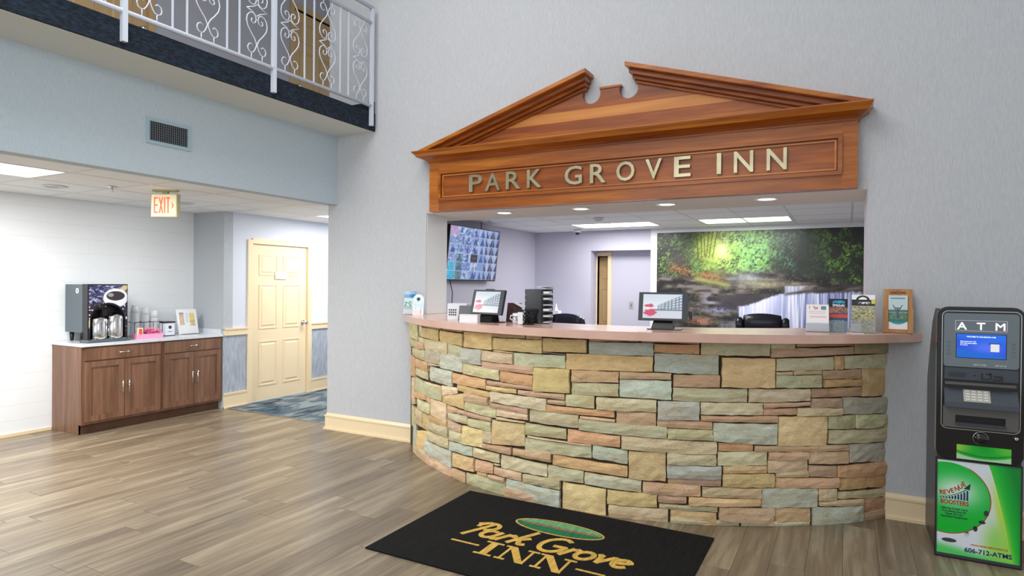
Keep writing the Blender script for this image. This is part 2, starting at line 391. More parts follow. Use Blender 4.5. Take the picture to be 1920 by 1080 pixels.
# wainscot, rail, baseboards along the door wall
for a, c in ((YR, DY0-.075), (DY1+.075, 9.5)):
    struct(MB().box(XD, XD+.004, a, c, .18, .895).build('wainscot', M_wains)).name = 'trim_3'
    struct(MB().box(XD, XD+.022, a, c, .895, .975).box(XD, XD+.032, a, c, .965, .982).build('trim_4', M_cream, bevel=.004))
    struct(MB().box(XD, XD+.014, a, c, 0, .165).box(XD, XD+.02, a, c, .16, .185).box(XD, XD+.026, a, c, 0, .018).build('baseboard_hallway', M_cream, bevel=.003))
def baseboard(name, x0, x1, left_ret=False):
    b = MB().box(x0, x1, YW-.014, YW, 0, .135).box(x0, x1, YW-.02, YW, .135, .15).box(x0, x1, YW-.028, YW, 0, .018)
    b.hexa([(x0,YW-.018,.15),(x1,YW-.018,.15),(x1,YW,.15),(x0,YW,.15)], [(x0,YW-.006,.172),(x1,YW-.006,.172),(x1,YW,.172),(x0,YW,.172)])
    if left_ret: b.box(x0-.014, x0, YW-.014, 5.28, 0, .135).box(x0-.02, x0, YW-.02, 5.28, .135, .15).box(x0-.028, x0, YW-.028, 5.28, 0, .018)
    return struct(b.build(name, M_cream, bevel=.002))
baseboard('baseboard_back', -4.87, -3.74, True); baseboard('baseboard_back', .25, 3.0)
struct(MB().box(XB, XB+.012, -1, 3.46, 0, .03).build('baseboard_left', M_cream, bevel=.003))

# six-panel door builder: face towards +x at x=0, y 0..w, z 0..h
def panel_door(name, wdt, h, M, knob_y, mtl, label=None, hinges=0, knob_side=1, recess=-.02):
    """local frame: leaf in local xz plane facing -y"""
    Mx = M
    root = struct(MB(Mx).box(0, wdt, .004, .036, .012, h).build(name, mtl, bevel=.002))
    sx = .115*wdt/.9; mx_ = .10*wdt/.9; pw = (wdt-2*sx-mx_)/2
    rows = ((h-.40, h-.13), (h-1.10, h-.52), (.20, h-1.26))
    for z0, z1 in rows:
        for k in range(2):
            x0 = sx + k*(pw+mx_)
            b = MB(Mx)
            for (a, c, d, e) in ((x0, x0+pw, z0, z0+.014), (x0, x0+pw, z1-.014, z1), (x0, x0+.014, z0+.014, z1-.014), (x0+pw-.014, x0+pw, z0+.014, z1-.014)):
                b.box(a, c, -.003, .006, d, e)
            b.hexa([(x0+.035,.0045,z0+.035),(x0+pw-.035,.0045,z0+.035),(x0+pw-.035,.0045,z1-.035),(x0+.035,.0045,z1-.035)][::-1],
                   [(x0+.05,-.004,z0+.05),(x0+pw-.05,-.004,z0+.05),(x0+pw-.05,-.004,z1-.05),(x0+.05,-.004,z1-.05)][::-1])
            b.build('door_panel', mtl, root, bevel=.0015)
    kb = MB(Mx @ T(knob_y, 0, 1.0)); kb.rings([(.032, 0), (.032, -.008), (.012, -.012), (.011, -.04), (.024, -.048), (.029, -.06), (.024, -.074), (.001, -.078)], axis='y', n=16)
    kb.build('door_knob', M_chrome, root)
    for z in ((.25, 1.02, h-.22)[:hinges] if hinges else ()):
        MB(Mx @ T(-.004, -.006, z)).rings([(.007, -.05), (.007, .05)], axis='z', n=8).box(-.02, .012, .004, .008, -.045, .045).build('hinge', M_steel, root)
    return root
MD = Matrix.Translation((XD-.012, DY0, 0)) @ RZ(90)      # local x -> +y, local -y -> +x
d1 = panel_door('door_1', DY1-DY0, 2.045, MD, .86, M_cream, hinges=3)
sg = MB(MD).box(.37, .57, -.010, -.0045, 1.60, 1.69).build('name_plate', mat('door_sign_cream', (250,236,206), rough=.4), d1)
MB(MD).box(.40, .53, -.0106, -.0098, 1.655, 1.668).build('faint_lettering', mat('sign_grey', (232,222,200), (206,198,182), rough=.5, scale=120, lo=.45, hi=.55), sg)
f = MB()
f.box(XD-.12, XD+.022, DY0-.075, DY0-.004, 0, 2.10).box(XD-.12, XD+.022, DY1+.004, DY1+.075, 0, 2.10).box(XD-.12, XD+.022, DY0-.004, DY1+.004, 2.052, 2.12)
struct(f.build('trim_5', M_cream, bevel=.004))
# alcove ceiling: slab, grid tees, tiles
def ceiling_grid(xs, ys, z, name, skip=(), zt=.06):
    c = MB().box(xs[0], xs[-1], ys[0], ys[-1], z+.02, z+zt)
    root = struct(c.build(name, M_grid))
    g = MB()
    for x in xs: g.box(x-.011, x+.011, ys[0], ys[-1], z-.0005, z+.0195)
    for y in ys: g.box(xs[0], xs[-1], y-.011, y+.011, z-.0003, z+.0193)
    g.build('ceiling_grid', M_grid, root)
    sh = {}
    for i in range(len(xs)-1):
        for j in range(len(ys)-1):
            if (i, j) in skip: continue
            a, d = round(xs[i+1]-xs[i], 4), round(ys[j+1]-ys[j], 4)
            if (a, d) not in sh:
                me = MB().box(.0118, a-.0118, .0118, d-.0118, .0015, .0185).mesh('ceiling_tile', bevel=.002); me.materials.append(M_tile); sh[(a, d)] = me
            o = link('ceiling_tile', sh[(a, d)], None, root); o.location = (xs[i], ys[j], z)
    return root
def troffer(name, label, x0, x1, y0, y1, z, grp, power):
    t = thing(name, label, 'ceiling light', ((x0+x1)/2, (y0+y1)/2, z), group=grp)
    a, c = (x1-x0)/2-.013, (y1-y0)/2-.013
    f = MB().box(-a, a, -c, -c+.02, -.001, .014).box(-a, a, c-.02, c, -.001, .014).box(-a, -a+.02, -c+.02, c-.02, -.001, .014).box(a-.02, a, -c+.02, c-.02, -.001, .014)
    f.build('frame', M_grid, t); MB().box(-a+.02, a-.02, -c+.02, c-.02, .003, .012).build('diffuser', M_glow, t)
    l = area(name+'_light', ((x0+x1)/2, (y0+y1)/2, z-.02), a*2, power, (0,0,0), (1,.985,.96), c*2)
    return t
zc = 2.42
axs = [-7.30, -6.73, -6.115, -5.485, -4.87]
ays = [-.46, .18, .82, 1.46, 2.10, 2.74, 3.38, 4.02, 4.66, 5.06]
ceiling_grid(axs, ays, zc, 'ceiling', skip={(2,3),(2,4)})
hys = [5.19, 5.90, 6.54, 7.18, 7.82, 8.46, 9.10, 9.5]
ceiling_grid([-6.72, -6.115, -5.485, -4.87], hys, zc+.0, 'ceiling', skip={(1,1),(1,2)})
struct(MB().box(-7.30, -6.72, 5.06, 5.19, 2.42, 2.45).box(-6.72, -4.87, 5.06, 5.19, zc, zc+.03).build('ceiling', M_grid))
troffer('troffer_light', 'long fluorescent ceiling panel over the coffee alcove', -6.115, -5.485, 1.46, 2.74, zc, None, 98)
troffer('troffer_light', 'fluorescent ceiling panel down the hallway, mostly hidden by the wall corner', -6.115, -5.485, 5.90, 7.18, zc, None, 44)
# balcony slab, fascia, upper floor
struct(MB().box(-4.255, XH, -3, YW, 3.095, 3.11).box(-4.87, XH, -3, YW, 3.095, 3.11).build('balcony_soffit', M_bslab)).name = 'ceiling'
struct(MB().box(-6.72, -4.27, -3, YW, 3.111, 3.27).box(-6.72, -4.87, YW, 9.6, 3.111, 3.27).build('floor', M_navy))
fa = MB().box(-4.275, -4.235, -3, YW-.004, 3.098, 3.278)
tag(fa.build('fascia_carpet', M_navy, bevel=.012, seg=2), 'dark navy carpet wrapping the edge of the balcony', 'carpet')
struct(MB().box(-4.86, -4.245, YW-.018, YW-.001, 3.275, 3.40).build('baseboard_balcony', M_navy, bevel=.006))
# upper hall walls, doors
uw = MB(); U0, U1 = 3.20, 4.11; V0, V1 = 6.12, 7.03
uw.box(XD-.12, XD, -3, U0, 3.27, 6.0).box(XD-.12, XD, U1, V0, 3.27, 6.0).box(XD-.12, XD, V1, 9.6, 3.27, 6.0).box(XD-.12, XD, U0, U1, 5.33, 6.0).box(XD-.12, XD, V0, V1, 5.33, 6.0)
struct(uw.build('wall_upper', M_upw))
struct(MB().box(-6.72, -4.27, -3, 9.6, 5.75, 5.80).build('ceiling', M_soff))
for nm, a, c in (('door_2', U0, U1), ('door_3', V0, V1)):
    Mx = Matrix.Translation((XD-.012, a+.012, 3.27)) @ RZ(90)
    panel_door(nm, c-a-.024, 2.045, Mx, .82 if nm == 'door_2' else .07, M_cream2)
    f = MB().box(XD-.12, XD+.022, a-.06, a+.008, 3.27, 5.33).box(XD-.12, XD+.022, c-.008, c+.06, 3.27, 5.33).box(XD-.12, XD+.022, a-.06, c+.06, 5.33, 5.40)
    struct(f.build('trim_6', M_cream2, bevel=.004))
# ------------------------------------------------------------------ reception room
RX0, RY1, RC = -4.58, 9.35, 2.42
NX0, NX1, NT_ = -3.59, -2.61, 2.105      # niche with the narrow door
struct(MB().box(RX0-.1, RX0, 5.28, RY1+.6, 0, RC+.03).build('wall_reception_left', M_rec))
rb = MB().box(RX0, NX0, RY1, RY1+.5, 0, RC+.03).box(NX0, NX1, RY1, RY1+.5, NT_, RC+.03).box(NX1, 1.6, RY1, RY1+.5, 0, RC+.03)
struct(rb.build('wall_reception_rear', M_rec))
NB = 9.62
rn = MB().box(NX0-.05, -3.575, NB, NB+.08, 0, NT_+.02).box(-3.39, NX1+.05, NB, NB+.08, 0, NT_+.02).box(-3.575, -3.39, NB, NB+.08, 2.03, NT_+.02)
struct(rn.build('wall_niche', M_rec))
struct(MB().box(1.5, 1.6, 5.6, RY1, 0, RC+.03).build('wall_reception_right', M_rec))
struct(MB().box(-4.15, -3.1, NB+.30, NB+.36, 0, 2.2).box(-4.15, -4.10, NB+.08, NB+.30, 0, 2.2).box(-3.15, -3.1, NB+.08, NB+.30, 0, 2.2).box(-4.15, -3.1, NB+.08, NB+.30, 2.15, 2.2).build('wall_store', M_cream2))
panel_door('door_4', .76, 2.02, Matrix.Translation((-4.0, NB+.13, 0)) @ RZ(0), .60, M_cream2)
f = MB().box(-3.395, -3.335, NB-.02, NB+.08, 0, 2.029).box(-3.58, -3.335, NB-.02, NB+.08, 2.03, 2.09).box(-3.59, -3.575, NB-.015, NB+.08, 0, 2.09)
struct(f.build('trim_7', M_cream, bevel=.004))
# mural panel frame (white borders)
f = MB().box(NX1-.01, -2.525, RY1-.016, RY1, 0, RC).box(-2.525, 1.4, RY1-.016, RY1, 2.355, RC)
struct(f.build('trim_8', M_white))
rxs = [-4.58, -4.10, -3.53, -2.92, -2.33, -1.74, -1.17, -.60, .05, .66, 1.5]
rys = [5.62, 6.36, 6.97, 7.58, 8.26, 8.90, 9.35]
ceiling_grid(rxs, rys, RC, 'ceiling', skip={(2,4),(3,4),(5,4),(6,4)})
troffer('troffer_light', 'left fluorescent panel in the reception room ceiling', -3.53, -2.33, 8.26, 8.90, RC, 'reception ceiling panels', 30)
troffer('troffer_light', 'right fluorescent panel in the reception room ceiling, above the mural', -1.74, -.60, 8.26, 8.90, RC, 'reception ceiling panels', 30)
area('reception_fill_panel', (-2.0, 6.6, RC-.02), 1.2, 30, (0,0,0), (1,.98,.97), .6)
w_ = ('leftmost', 'second from left', 'third from left', 'rightmost')
for k, x in enumerate((-2.851, -2.076, -1.316, -.546)):
    t = thing('recessed_light', f'{w_[k]} round recessed light in the soffit over the counter', 'ceiling light', (x, 5.15, 2.236), group='soffit downlights')
    MB().rings([(.092, 0), (.092, -.006), (.070, -.008), (.066, 0)], n=24, cap=False).build('trim_ring', M_white, t)
    MB().rings([(.066, -.001), (.05, -.006), (.001, -.009)], n=20).build('lamp', M_spot, t)
    d = bpy.data.lights.new('downlight', 'SPOT'); d.energy = 11; d.spot_size = R_(110); d.spot_blend = .8; d.color = (1,.95,.88); d.shadow_soft_size = .06
    o = bpy.data.objects.new('downlight', d); COL.objects.link(o); o.location = (x, 5.15, 2.215)

# ================================================================== STONE COUNTER
SC = Vector((-1.768, 6.611, 0)); SR = 2.63
def cp(r, t, z): return Vector((SC.x + r*math.sin(t), SC.y - r*math.cos(t), z))
counter = thing('stone_counter', 'curved reception counter faced with stacked ledge stones', 'counter')
LIM = math.acos((SC.y-YW)/SR)
core = MB()
K = 48
def ringwall(b, r0, r1, z0, z1, lim0, lim1, k=K):
    for i in range(k):
        a, c = [lim0 + (lim1-lim0)*(j)/k for j in (i, i+1)]
        b.hexa([cp(r0,a,z0), cp(r0,c,z0), cp(r1,c,z0), cp(r1,a,z0)], [cp(r0,a,z1), cp(r0,c,z1), cp(r1,c,z1), cp(r1,a,z1)])
ringwall(core, SR-.022, SR-.16, 0, 1.205, -LIM+.012, LIM-.012)
core.build('backing_wall', M_core, counter)
PAL = dict(g=(190,188,154), g2=(188,180,142), g3=(184,188,160), g4=(150,148,120), b=(184,194,186), b2=(170,186,176), b3=(166,172,164),
           y=(204,178,122), y3=(216,190,138), p=(196,160,132), p2=(204,180,152), o=(196,152,110), o2=(180,136,98), o3=(206,174,128), o4=(212,172,130),
           m=(180,148,124), m2=(162,128,108), s=(200,182,148), s2=(188,180,144), k=(176,168,158), c=(214,202,172), q=(196,192,158), d=(96,104,96))
STONES = """-0.815 -0.679 1.186 1.196 1.041 1.038 g2
-0.811 -0.682 1.032 1.035 0.967 0.959 g2
-0.798 -0.704 0.882 0.877 0.704 0.686 o
-0.787 -0.591 0.953 0.975 0.887 0.889 g2
-0.785 -0.706 0.671 0.696 0.454 0.416 s
-0.774 -0.698 0.416 0.428 0.252 0.22 g2
-0.739 -0.685 0.326 0.349 0.033 0.02 b3
-0.731 -0.579 0.071 0.099 -0.002 0.024 s
-0.708 -0.577 0.576 0.6 0.545 0.523 o
-0.7 -0.565 0.878 0.878 0.803 0.799 o
-0.699 -0.571 0.792 0.798 0.727 0.725 g2
-0.696 -0.459 0.708 0.685 0.591 0.589 g
-0.693 -0.609 0.425 0.43 0.296 0.292 s
-0.68 -0.541 0.523 0.529 0.445 0.433 g
-0.68 -0.57 0.227 0.285 0.113 0.057 y
-0.671 -0.604 1.037 1.037 0.977 0.973 p
-0.663 -0.625 1.197 1.193 1.087 1.091 g
-0.662 -0.605 1.084 1.077 1.039 1.042 g
-0.625 -0.493 1.171 1.173 1.079 1.088 y
-0.611 -0.555 0.424 0.424 0.3 0.287 y
-0.606 -0.464 0.702 0.71 0.687 0.684 p2
-0.606 -0.535 0.424 0.429 0.315 0.339 y
-0.603 -0.43 1.077 1.077 0.986 0.99 g
-0.6 -0.463 1.203 1.208 1.18 1.179 p
-0.586 -0.474 0.989 0.988 0.887 0.881 k
-0.581 -0.4 0.204 0.207 0.078 0.099 b
-0.578 -0.4 0.095 0.073 0.012 -0.008 p
-0.571 -0.541 0.595 0.599 0.536 0.542 o
-0.563 -0.418 0.296 0.305 0.218 0.22 g2
-0.56 -0.472 0.878 0.882 0.87 0.857 g
-0.556 -0.402 0.852 0.852 0.729 0.732 b
-0.554 -0.428 0.436 0.433 0.391 0.375 o
-0.548 -0.422 0.376 0.39 0.307 0.315 g
-0.535 -0.431 0.582 0.581 0.431 0.442 p2
-0.484 -0.349 1.171 1.165 1.068 1.08 y
-0.472 -0.35 0.983 0.988 0.859 0.863 b
-0.461 -0.375 0.719 0.727 0.686 0.634 c
-0.458 -0.347 1.207 1.205 1.179 1.178 m
-0.452 -0.338 0.636 0.698 0.573 0.587 y
-0.428 -0.352 1.071 1.061 0.989 0.986 g
-0.425 -0.37 0.579 0.561 0.528 0.517 p
-0.424 -0.318 0.514 0.525 0.465 0.462 g
-0.424 -0.349 0.456 0.439 0.385 0.384 p2
-0.416 -0.345 0.376 0.382 0.3 0.295 g
-0.412 -0.296 0.286 0.296 0.226 0.214 b
-0.399 -0.243 0.843 0.836 0.763 0.763 o
-0.398 -0.328 0.076 0.076 -0.001 0.023 p
-0.395 -0.288 0.204 0.213 0.112 0.09 y
-0.372 -0.222 0.761 0.745 0.706 0.711 y
-0.367 -0.22 0.563 0.553 0.527 0.528 m
-0.35 -0.261 1.055 1.059 0.941 0.944 b
-0.348 -0.191 0.94 0.923 0.845 0.851 g
-0.344 -0.22 1.204 1.21 1.196 1.189 m
-0.343 -0.219 1.184 1.191 1.067 1.062 y
-0.343 -0.253 0.444 0.45 0.315 0.302 y3
-0.336 -0.23 0.708 0.699 0.65 0.644 m
-0.334 -0.203 0.656 0.643 0.558 0.57 g
-0.323 -0.164 0.085 0.105 0.005 -0.008 g
-0.315 -0.221 0.513 0.519 0.451 0.461 g
-0.293 -0.188 0.298 0.296 0.23 0.227 g
-0.284 -0.212 0.21 0.212 0.138 0.12 p
-0.279 -0.235 0.118 0.125 0.093 0.093 o3
-0.259 -0.142 1.055 1.051 0.978 0.979 p2
-0.259 -0.074 0.973 0.971 0.919 0.928 p
-0.252 -0.217 0.446 0.448 0.364 0.36 s
-0.252 -0.144 0.35 0.364 0.314 0.315 p
-0.239 -0.129 0.793 0.795 0.766 0.761 y
-0.238 -0.073 0.833 0.829 0.804 0.8 m
-0.229 -0.166 0.123 0.127 0.103 0.096 p
-0.228 -0.091 0.672 0.668 0.63 0.632 m
-0.22 -0.033 0.755 0.753 0.669 0.681 g
-0.217 -0.102 1.204 1.201 1.17 1.166 m
-0.216 -0.048 1.159 1.166 1.073 1.072 y
-0.216 -0.1 0.542 0.55 0.394 0.361 y3
-0.212 -0.142 1.066 1.063 1.055 1.056 s
-0.211 -0.186 0.217 0.217 0.21 0.205 s
-0.208 -0.11 0.196 0.194 0.137 0.14 p
-0.201 -0.091 0.637 0.625 0.585 0.578 p2
-0.198 -0.1 0.569 0.569 0.56 0.553 s
-0.187 -0.076 0.919 0.907 0.833 0.838 o
-0.183 -0.029 0.297 0.29 0.204 0.2 g
-0.163 0.011 0.068 0.063 0.011 0.006 m
-0.161 0.009 0.036 0.038 0.006 -0.006 m
-0.16 0.01 0.129 0.125 0.04 0.043 b
-0.14 0.02 1.06 1.067 0.978 0.971 g3
-0.138 -0.017 0.364 0.373 0.313 0.314 m
-0.125 0.02 0.794 0.799 0.76 0.762 p
-0.105 0.011 0.191 0.2 0.135 0.132 s2
-0.099 0.095 0.454 0.462 0.378 0.365 g
-0.097 0.025 0.564 0.557 0.487 0.48 s2
-0.095 -0.048 1.21 1.21 1.171 1.168 m
-0.091 0.095 0.476 0.468 0.461 0.46 s
-0.086 0.059 0.664 0.662 0.576 0.578 g
-0.072 0.034 0.969 0.974 0.81 0.801 y
-0.046 0.082 1.21 1.214 1.2 1.189 m
-0.045 0.08 1.181 1.184 1.097 1.089 y
-0.045 0.021 1.087 1.079 1.072 1.075 d
-0.034 0.154 0.713 0.709 0.669 0.666 o
-0.03 0.021 0.75 0.754 0.725 0.721 p
-0.026 0.075 0.289 0.282 0.2 0.198 g
-0.014 0.189 0.368 0.349 0.279 0.296 o
0.016 0.135 0.189 0.179 -0.011 0.002 y3
0.023 0.25 1.083 1.092 0.993 0.976 y
0.023 0.102 0.798 0.805 0.72 0.72 g
0.029 0.17 0.56 0.549 0.474 0.471 o
0.039 0.165 0.975 0.98 0.908 0.891 o4
0.039 0.165 0.886 0.898 0.814 0.803 g
0.061 0.286 0.64 0.63 0.553 0.565 g3
0.064 0.156 0.659 0.655 0.64 0.642 p
0.078 0.225 0.278 0.262 0.183 0.198 g3
0.086 0.251 1.175 1.179 1.096 1.09 b2
0.087 0.214 1.212 1.218 1.185 1.179 m
0.098 0.189 0.47 0.454 0.364 0.381 b
0.108 0.26 0.8 0.804 0.723 0.717 q
0.138 0.264 0.178 0.178 0.094 0.081 y
0.142 0.291 0.077 0.087 0.014 -0.001 p2
0.159 0.259 0.713 0.716 0.632 0.635 p
0.167 0.295 0.983 0.985 0.943 0.938 p
0.167 0.296 0.931 0.935 0.813 0.813 b
0.173 0.407 0.552 0.546 0.466 0.462 s2
0.192 0.284 0.454 0.461 0.271 0.269 y3
0.22 0.363 1.214 1.216 1.183 1.186 m
0.228 0.369 0.257 0.257 0.186 0.176 p
0.252 0.362 1.175 1.179 1.117 1.119 o2
0.253 0.41 1.112 1.11 0.981 0.992 b2
0.262 0.364 0.799 0.804 0.685 0.679 b
0.262 0.396 0.677 0.676 0.627 0.63 p
0.266 0.335 0.177 0.177 0.136 0.128 m
0.269 0.411 0.121 0.124 0.09 0.088 g
0.287 0.397 0.622 0.621 0.555 0.553 s2
0.287 0.405 0.459 0.46 0.392 0.387 s2
0.287 0.418 0.382 0.388 0.307 0.297 b
0.29 0.418 0.292 0.305 0.259 0.254 m
0.296 0.464 0.038 0.038 0.002 0.003 g
0.297 0.408 0.088 0.086 0.042 0.044 y
0.299 0.48 0.892 0.896 0.809 0.809 q
0.3 0.413 0.976 0.98 0.902 0.897 p
0.341 0.516 0.178 0.186 0.136 0.128 o3
0.366 0.534 1.197 1.201 1.111 1.113 g3
0.366 0.534 1.215 1.218 1.204 1.202 m
0.367 0.518 0.801 0.804 0.729 0.723 q
0.367 0.555 0.715 0.72 0.681 0.682 p
0.373 0.517 0.251 0.251 0.188 0.188 p2
0.398 0.556 0.671 0.67 0.534 0.552 b
0.41 0.532 0.482 0.489 0.401 0.392 g
0.411 0.496 0.54 0.544 0.493 0.488 o
0.414 0.551 0.125 0.12 0.039 0.045 p
0.417 0.547 1.096 1.094 0.906 0.905 y3
0.422 0.55 0.34 0.343 0.257 0.258 y
0.423 0.532 0.389 0.396 0.349 0.345 o3
0.469 0.644 0.034 0.031 -0.006 -0.003 g3
0.484 0.642 0.896 0.894 0.817 0.809 q
0.5 0.756 0.528 0.516 0.479 0.493 p
0.519 0.664 0.249 0.24 0.121 0.125 b
0.52 0.642 0.805 0.809 0.786 0.772 p
0.52 0.607 0.768 0.769 0.728 0.726 p
0.534 0.639 0.43 0.435 0.357 0.351 p2
0.535 0.638 0.487 0.482 0.438 0.435 p
0.537 0.597 1.219 1.219 1.163 1.16 g3
0.538 0.762 1.158 1.167 1.12 1.101 m
0.551 0.708 1.092 1.101 1.015 1.012 g3
0.551 0.594 1.006 1.008 0.987 0.987 s
0.551 0.671 0.984 0.984 0.903 0.904 g3
0.553 0.646 0.12 0.113 0.042 0.039 o3
0.554 0.64 0.352 0.356 0.317 0.319 s
0.554 0.726 0.316 0.301 0.237 0.254 p
0.558 0.689 0.715 0.713 0.521 0.528 y3
0.596 0.674 1.01 1.01 0.987 0.987 s
0.601 0.761 1.22 1.219 1.174 1.172 m2
0.609 0.73 0.771 0.764 0.718 0.719 c
0.642 0.72 0.392 0.38 0.306 0.32 m
0.643 0.755 0.482 0.473 0.392 0.401 p2
0.645 0.729 0.83 0.829 0.768 0.773 m
0.646 0.79 0.894 0.899 0.838 0.836 m
0.652 0.798 0.117 0.106 -0.003 0.001 b
0.668 0.719 0.237 0.23 0.156 0.162 s
0.67 0.798 0.155 0.147 0.108 0.127 s
0.677 0.789 1.01 1.017 0.953 0.958 m
0.677 0.791 0.953 0.95 0.907 0.905 o
0.692 0.774 0.713 0.713 0.621 0.63 g
0.694 0.911 0.62 0.609 0.517 0.532 g
0.711 0.736 1.107 1.107 1.017 1.018 o3
0.723 0.914 0.38 0.383 0.292 0.306 o
0.724 0.916 0.207 0.197 0.142 0.162 g
0.729 0.814 0.296 0.299 0.215 0.218 o
0.735 0.915 0.831 0.819 0.71 0.721 b3
0.739 0.914 1.107 1.114 1.019 1.022 g3
0.758 0.912 0.518 0.511 0.386 0.398 b3
0.767 0.926 1.218 1.208 1.117 1.12 g4
0.776 0.911 0.713 0.702 0.616 0.623 g
0.793 0.907 1.02 1.02 0.829 0.834 y
0.801 0.911 0.153 0.138 0.059 0.054 o2
0.801 0.908 0.054 0.059 0.002 -0.007 m
0.815 0.919 0.302 0.289 0.206 0.22 o2"""
rs = random.Random(3)
for ln in STONES.split('\n'):
    q = ln.split(); t0, t1, za, zb, zc_, zd = map(float, q[:6]); col = PAL[q[6]]
    if t0 < -.80: t0 = -LIM-.004
    if t1 > .86: t1 = LIM+.004
    if zc_ < .045: zc_ = 0.001
    if zd < .045: zd = 0.001
    za, zb = min(za, 1.198), min(zb, 1.198)
    t0 += .0003; t1 -= .0003; za -= .0006; zb -= .0006; zc_ -= .0008*(zc_ > .01); zd -= .0008*(zd > .01)
    wd = (t1-t0)*SR; ht = (za+zb-zc_-zd)/2
    if wd < .01 or ht < .006: continue
    nx = max(2, min(8, int(wd/.055)+1)); nz = 2 if ht < .055 else (3 if ht < .11 else 4)
    d0 = rs.uniform(-.006, .012); tilt = rs.uniform(-.006, .006); b = bmesh.new(); F = []
    big = min(1, ht/.08)
    for j in range(nz+1):
        row = []
        for i in range(nx+1):
            u, v = i/nx, j/nz
            t = t0+(t1-t0)*u; z0 = zd+(zc_-zd)*u; z1 = za+(zb-za)*u; z = z0+(z1-z0)*v
            ed = (i in (0, nx)) + (j in (0, nz))
            d = d0 + tilt*(u-.5)*2 + rs.uniform(-.0035, .0035)*big - (.005 if ed else 0)*(1.5 if ed == 2 else 1)
            if 0 < i < nx and j in (0, nz) and z > .02: z += rs.uniform(-.0028, .0028)
            if 0 < j < nz and i in (0, nx): t += rs.uniform(-.0012, .0012)
            row.append(b.verts.new(cp(SR+d, t, z)))
        F.append(row)
    for j in range(nz):
        for i in range(nx): b.faces.new([F[j][i], F[j][i+1], F[j+1][i+1], F[j+1][i]])
    rim = [F[0][i] for i in range(nx+1)] + [F[j][nx] for j in range(1, nz+1)] + [F[nz][i] for i in range(nx-1, -1, -1)] + [F[j][0] for j in range(nz-1, 0, -1)]
    back = []
    for v in rim:
        p = v.co; r = Vector((p.x-SC.x, p.y-SC.y)); k = (SR-.0225)/r.length
        back.append(b.verts.new((SC.x+r.x*k, SC.y+r.y*k, p.z)))
    for i in range(len(rim)):
        k = (i+1) % len(rim); b.faces.new([rim[k], rim[i], back[i], back[k]])
    me = bpy.data.meshes.new('stone'); b.to_mesh(me); b.free()
    o = link('stone', me, M_stone, counter)
    jt = rs.uniform(.94, 1.06); c = lin(tuple(min(250, (x*.76+k_*.24)*jt*1.12 + rs.uniform(-4, 4)) for x, k_ in zip(col, (206,194,168)))); o.color = (*c, 1)
# countertop
TC = Vector((-1.705, 6.565)); TR = 2.705
def tp(r, a): return (TC.x + r*math.sin(a), TC.y - r*math.cos(a))
ao = math.acos((TC.y-YW)/TR); pts = [tp(TR, -ao + 2*ao*i/60) for i in range(61)]
pts += [(OX1-.006, YW-.0005), (OX1-.006, 5.25)]
ai = math.acos((TC.y-5.25)/2.1); pts += [tp(2.1, ai - 2*ai*i/40) for i in range(41)]
pts += [(OX0+.006, 5.25), (OX0+.006, YW-.0005)]
pts = [(x, min(y, YW-.0005) if not (OX0 < x < OX1) else y) for x, y in pts]
ct = MB().prism(pts, 'z', 1.203, 1.26).build('countertop', M_ctop, bevel=.004)
tag(ct, 'curved pinkish laminate countertop along the stone counter', 'countertop')
# inner work shelf behind the counter
pts = [tp(2.42, -.62 + 1.24*i/24) for i in range(25)] + [tp(1.75, .62 - 1.24*i/24) for i in range(25)]
ws = thing('work_desk', 'curved grey work desk hidden behind the counter', 'desk')
MB().prism(pts, 'z', 1.02, 1.05).build('desktop', M_grey, ws)
for a in (-.5, 0, .5):
    x, y = tp(2.1, a); MB().box(x-.03, x+.03, y-.25, y+.25, 0, 1.02).build('leg', M_dgrey, ws)

# ================================================================== PEDIMENT SIGN
ps = thing('pediment_sign', 'cherry wood broken pediment sign board over the reception opening', 'sign')
BX0, BX1, BY, BZ0, BZ1 = -3.50, .06, 4.85, 2.241, 2.72
PX0, PX1, PZ0, PZ1 = -3.39, -.035, 2.338, 2.612
for a_, c_ in ((BX0, PX0), (PX1, BX1)): MB().box(a_, c_, BY, YW-.001, BZ0, BZ1).build('frieze_stile', M_cherry, ps, bevel=.002)
MB().box(PX0, PX1, BY, YW-.001, BZ0, PZ0).build('frieze_rail', M_cherry, ps, bevel=.002)
MB().box(PX0, PX1, BY, YW-.001, PZ1, BZ1).build('frieze_rail', M_cherry, ps, bevel=.002)
MB().box(PX0, PX1, BY+.018, YW-.001, PZ0, PZ1).build('frieze_panel', M_cherryd, ps)
def picture_frame(b, x0, x1, z0, z1, w, y0, y1):
    b.hexa([(x0,y0,z0),(x1,y0,z0),(x1,y1,z0),(x0,y1,z0)], [(x0+w,y0,z0+w),(x1-w,y0,z0+w),(x1-w,y1,z0+w),(x0+w,y1,z0+w)])
    b.hexa([(x0+w,y0,z1-w),(x1-w,y0,z1-w),(x1-w,y1,z1-w),(x0+w,y1,z1-w)], [(x0,y0,z1),(x1,y0,z1),(x1,y1,z1),(x0,y1,z1)])
    b.hexa([(x0,y0,z0),(x0+w,y0,z0+w),(x0+w,y1,z0+w),(x0,y1,z0)], [(x0,y0,z1),(x0+w,y0,z1-w),(x0+w,y1,z1-w),(x0,y1,z1)])
    b.hexa([(x1-w,y0,z0+w),(x1,y0,z0),(x1,y1,z0),(x1-w,y1,z0+w)], [(x1-w,y0,z1-w),(x1,y0,z1),(x1,y1,z1),(x1-w,y1,z1-w)])
b = MB(); picture_frame(b, PX0-.002, PX1+.002, PZ0-.002, PZ1+.002, .026, BY-.014, BY+.02); b.build('panel_moulding', M_cherry, ps, bevel=.005, seg=2)
b = MB(); picture_frame(b, PX0+.034, PX1-.034, PZ0+.032, PZ1-.032, .012, BY+.004, BY+.02); b.build('panel_moulding', M_cherryl, ps, bevel=.003, seg=2)
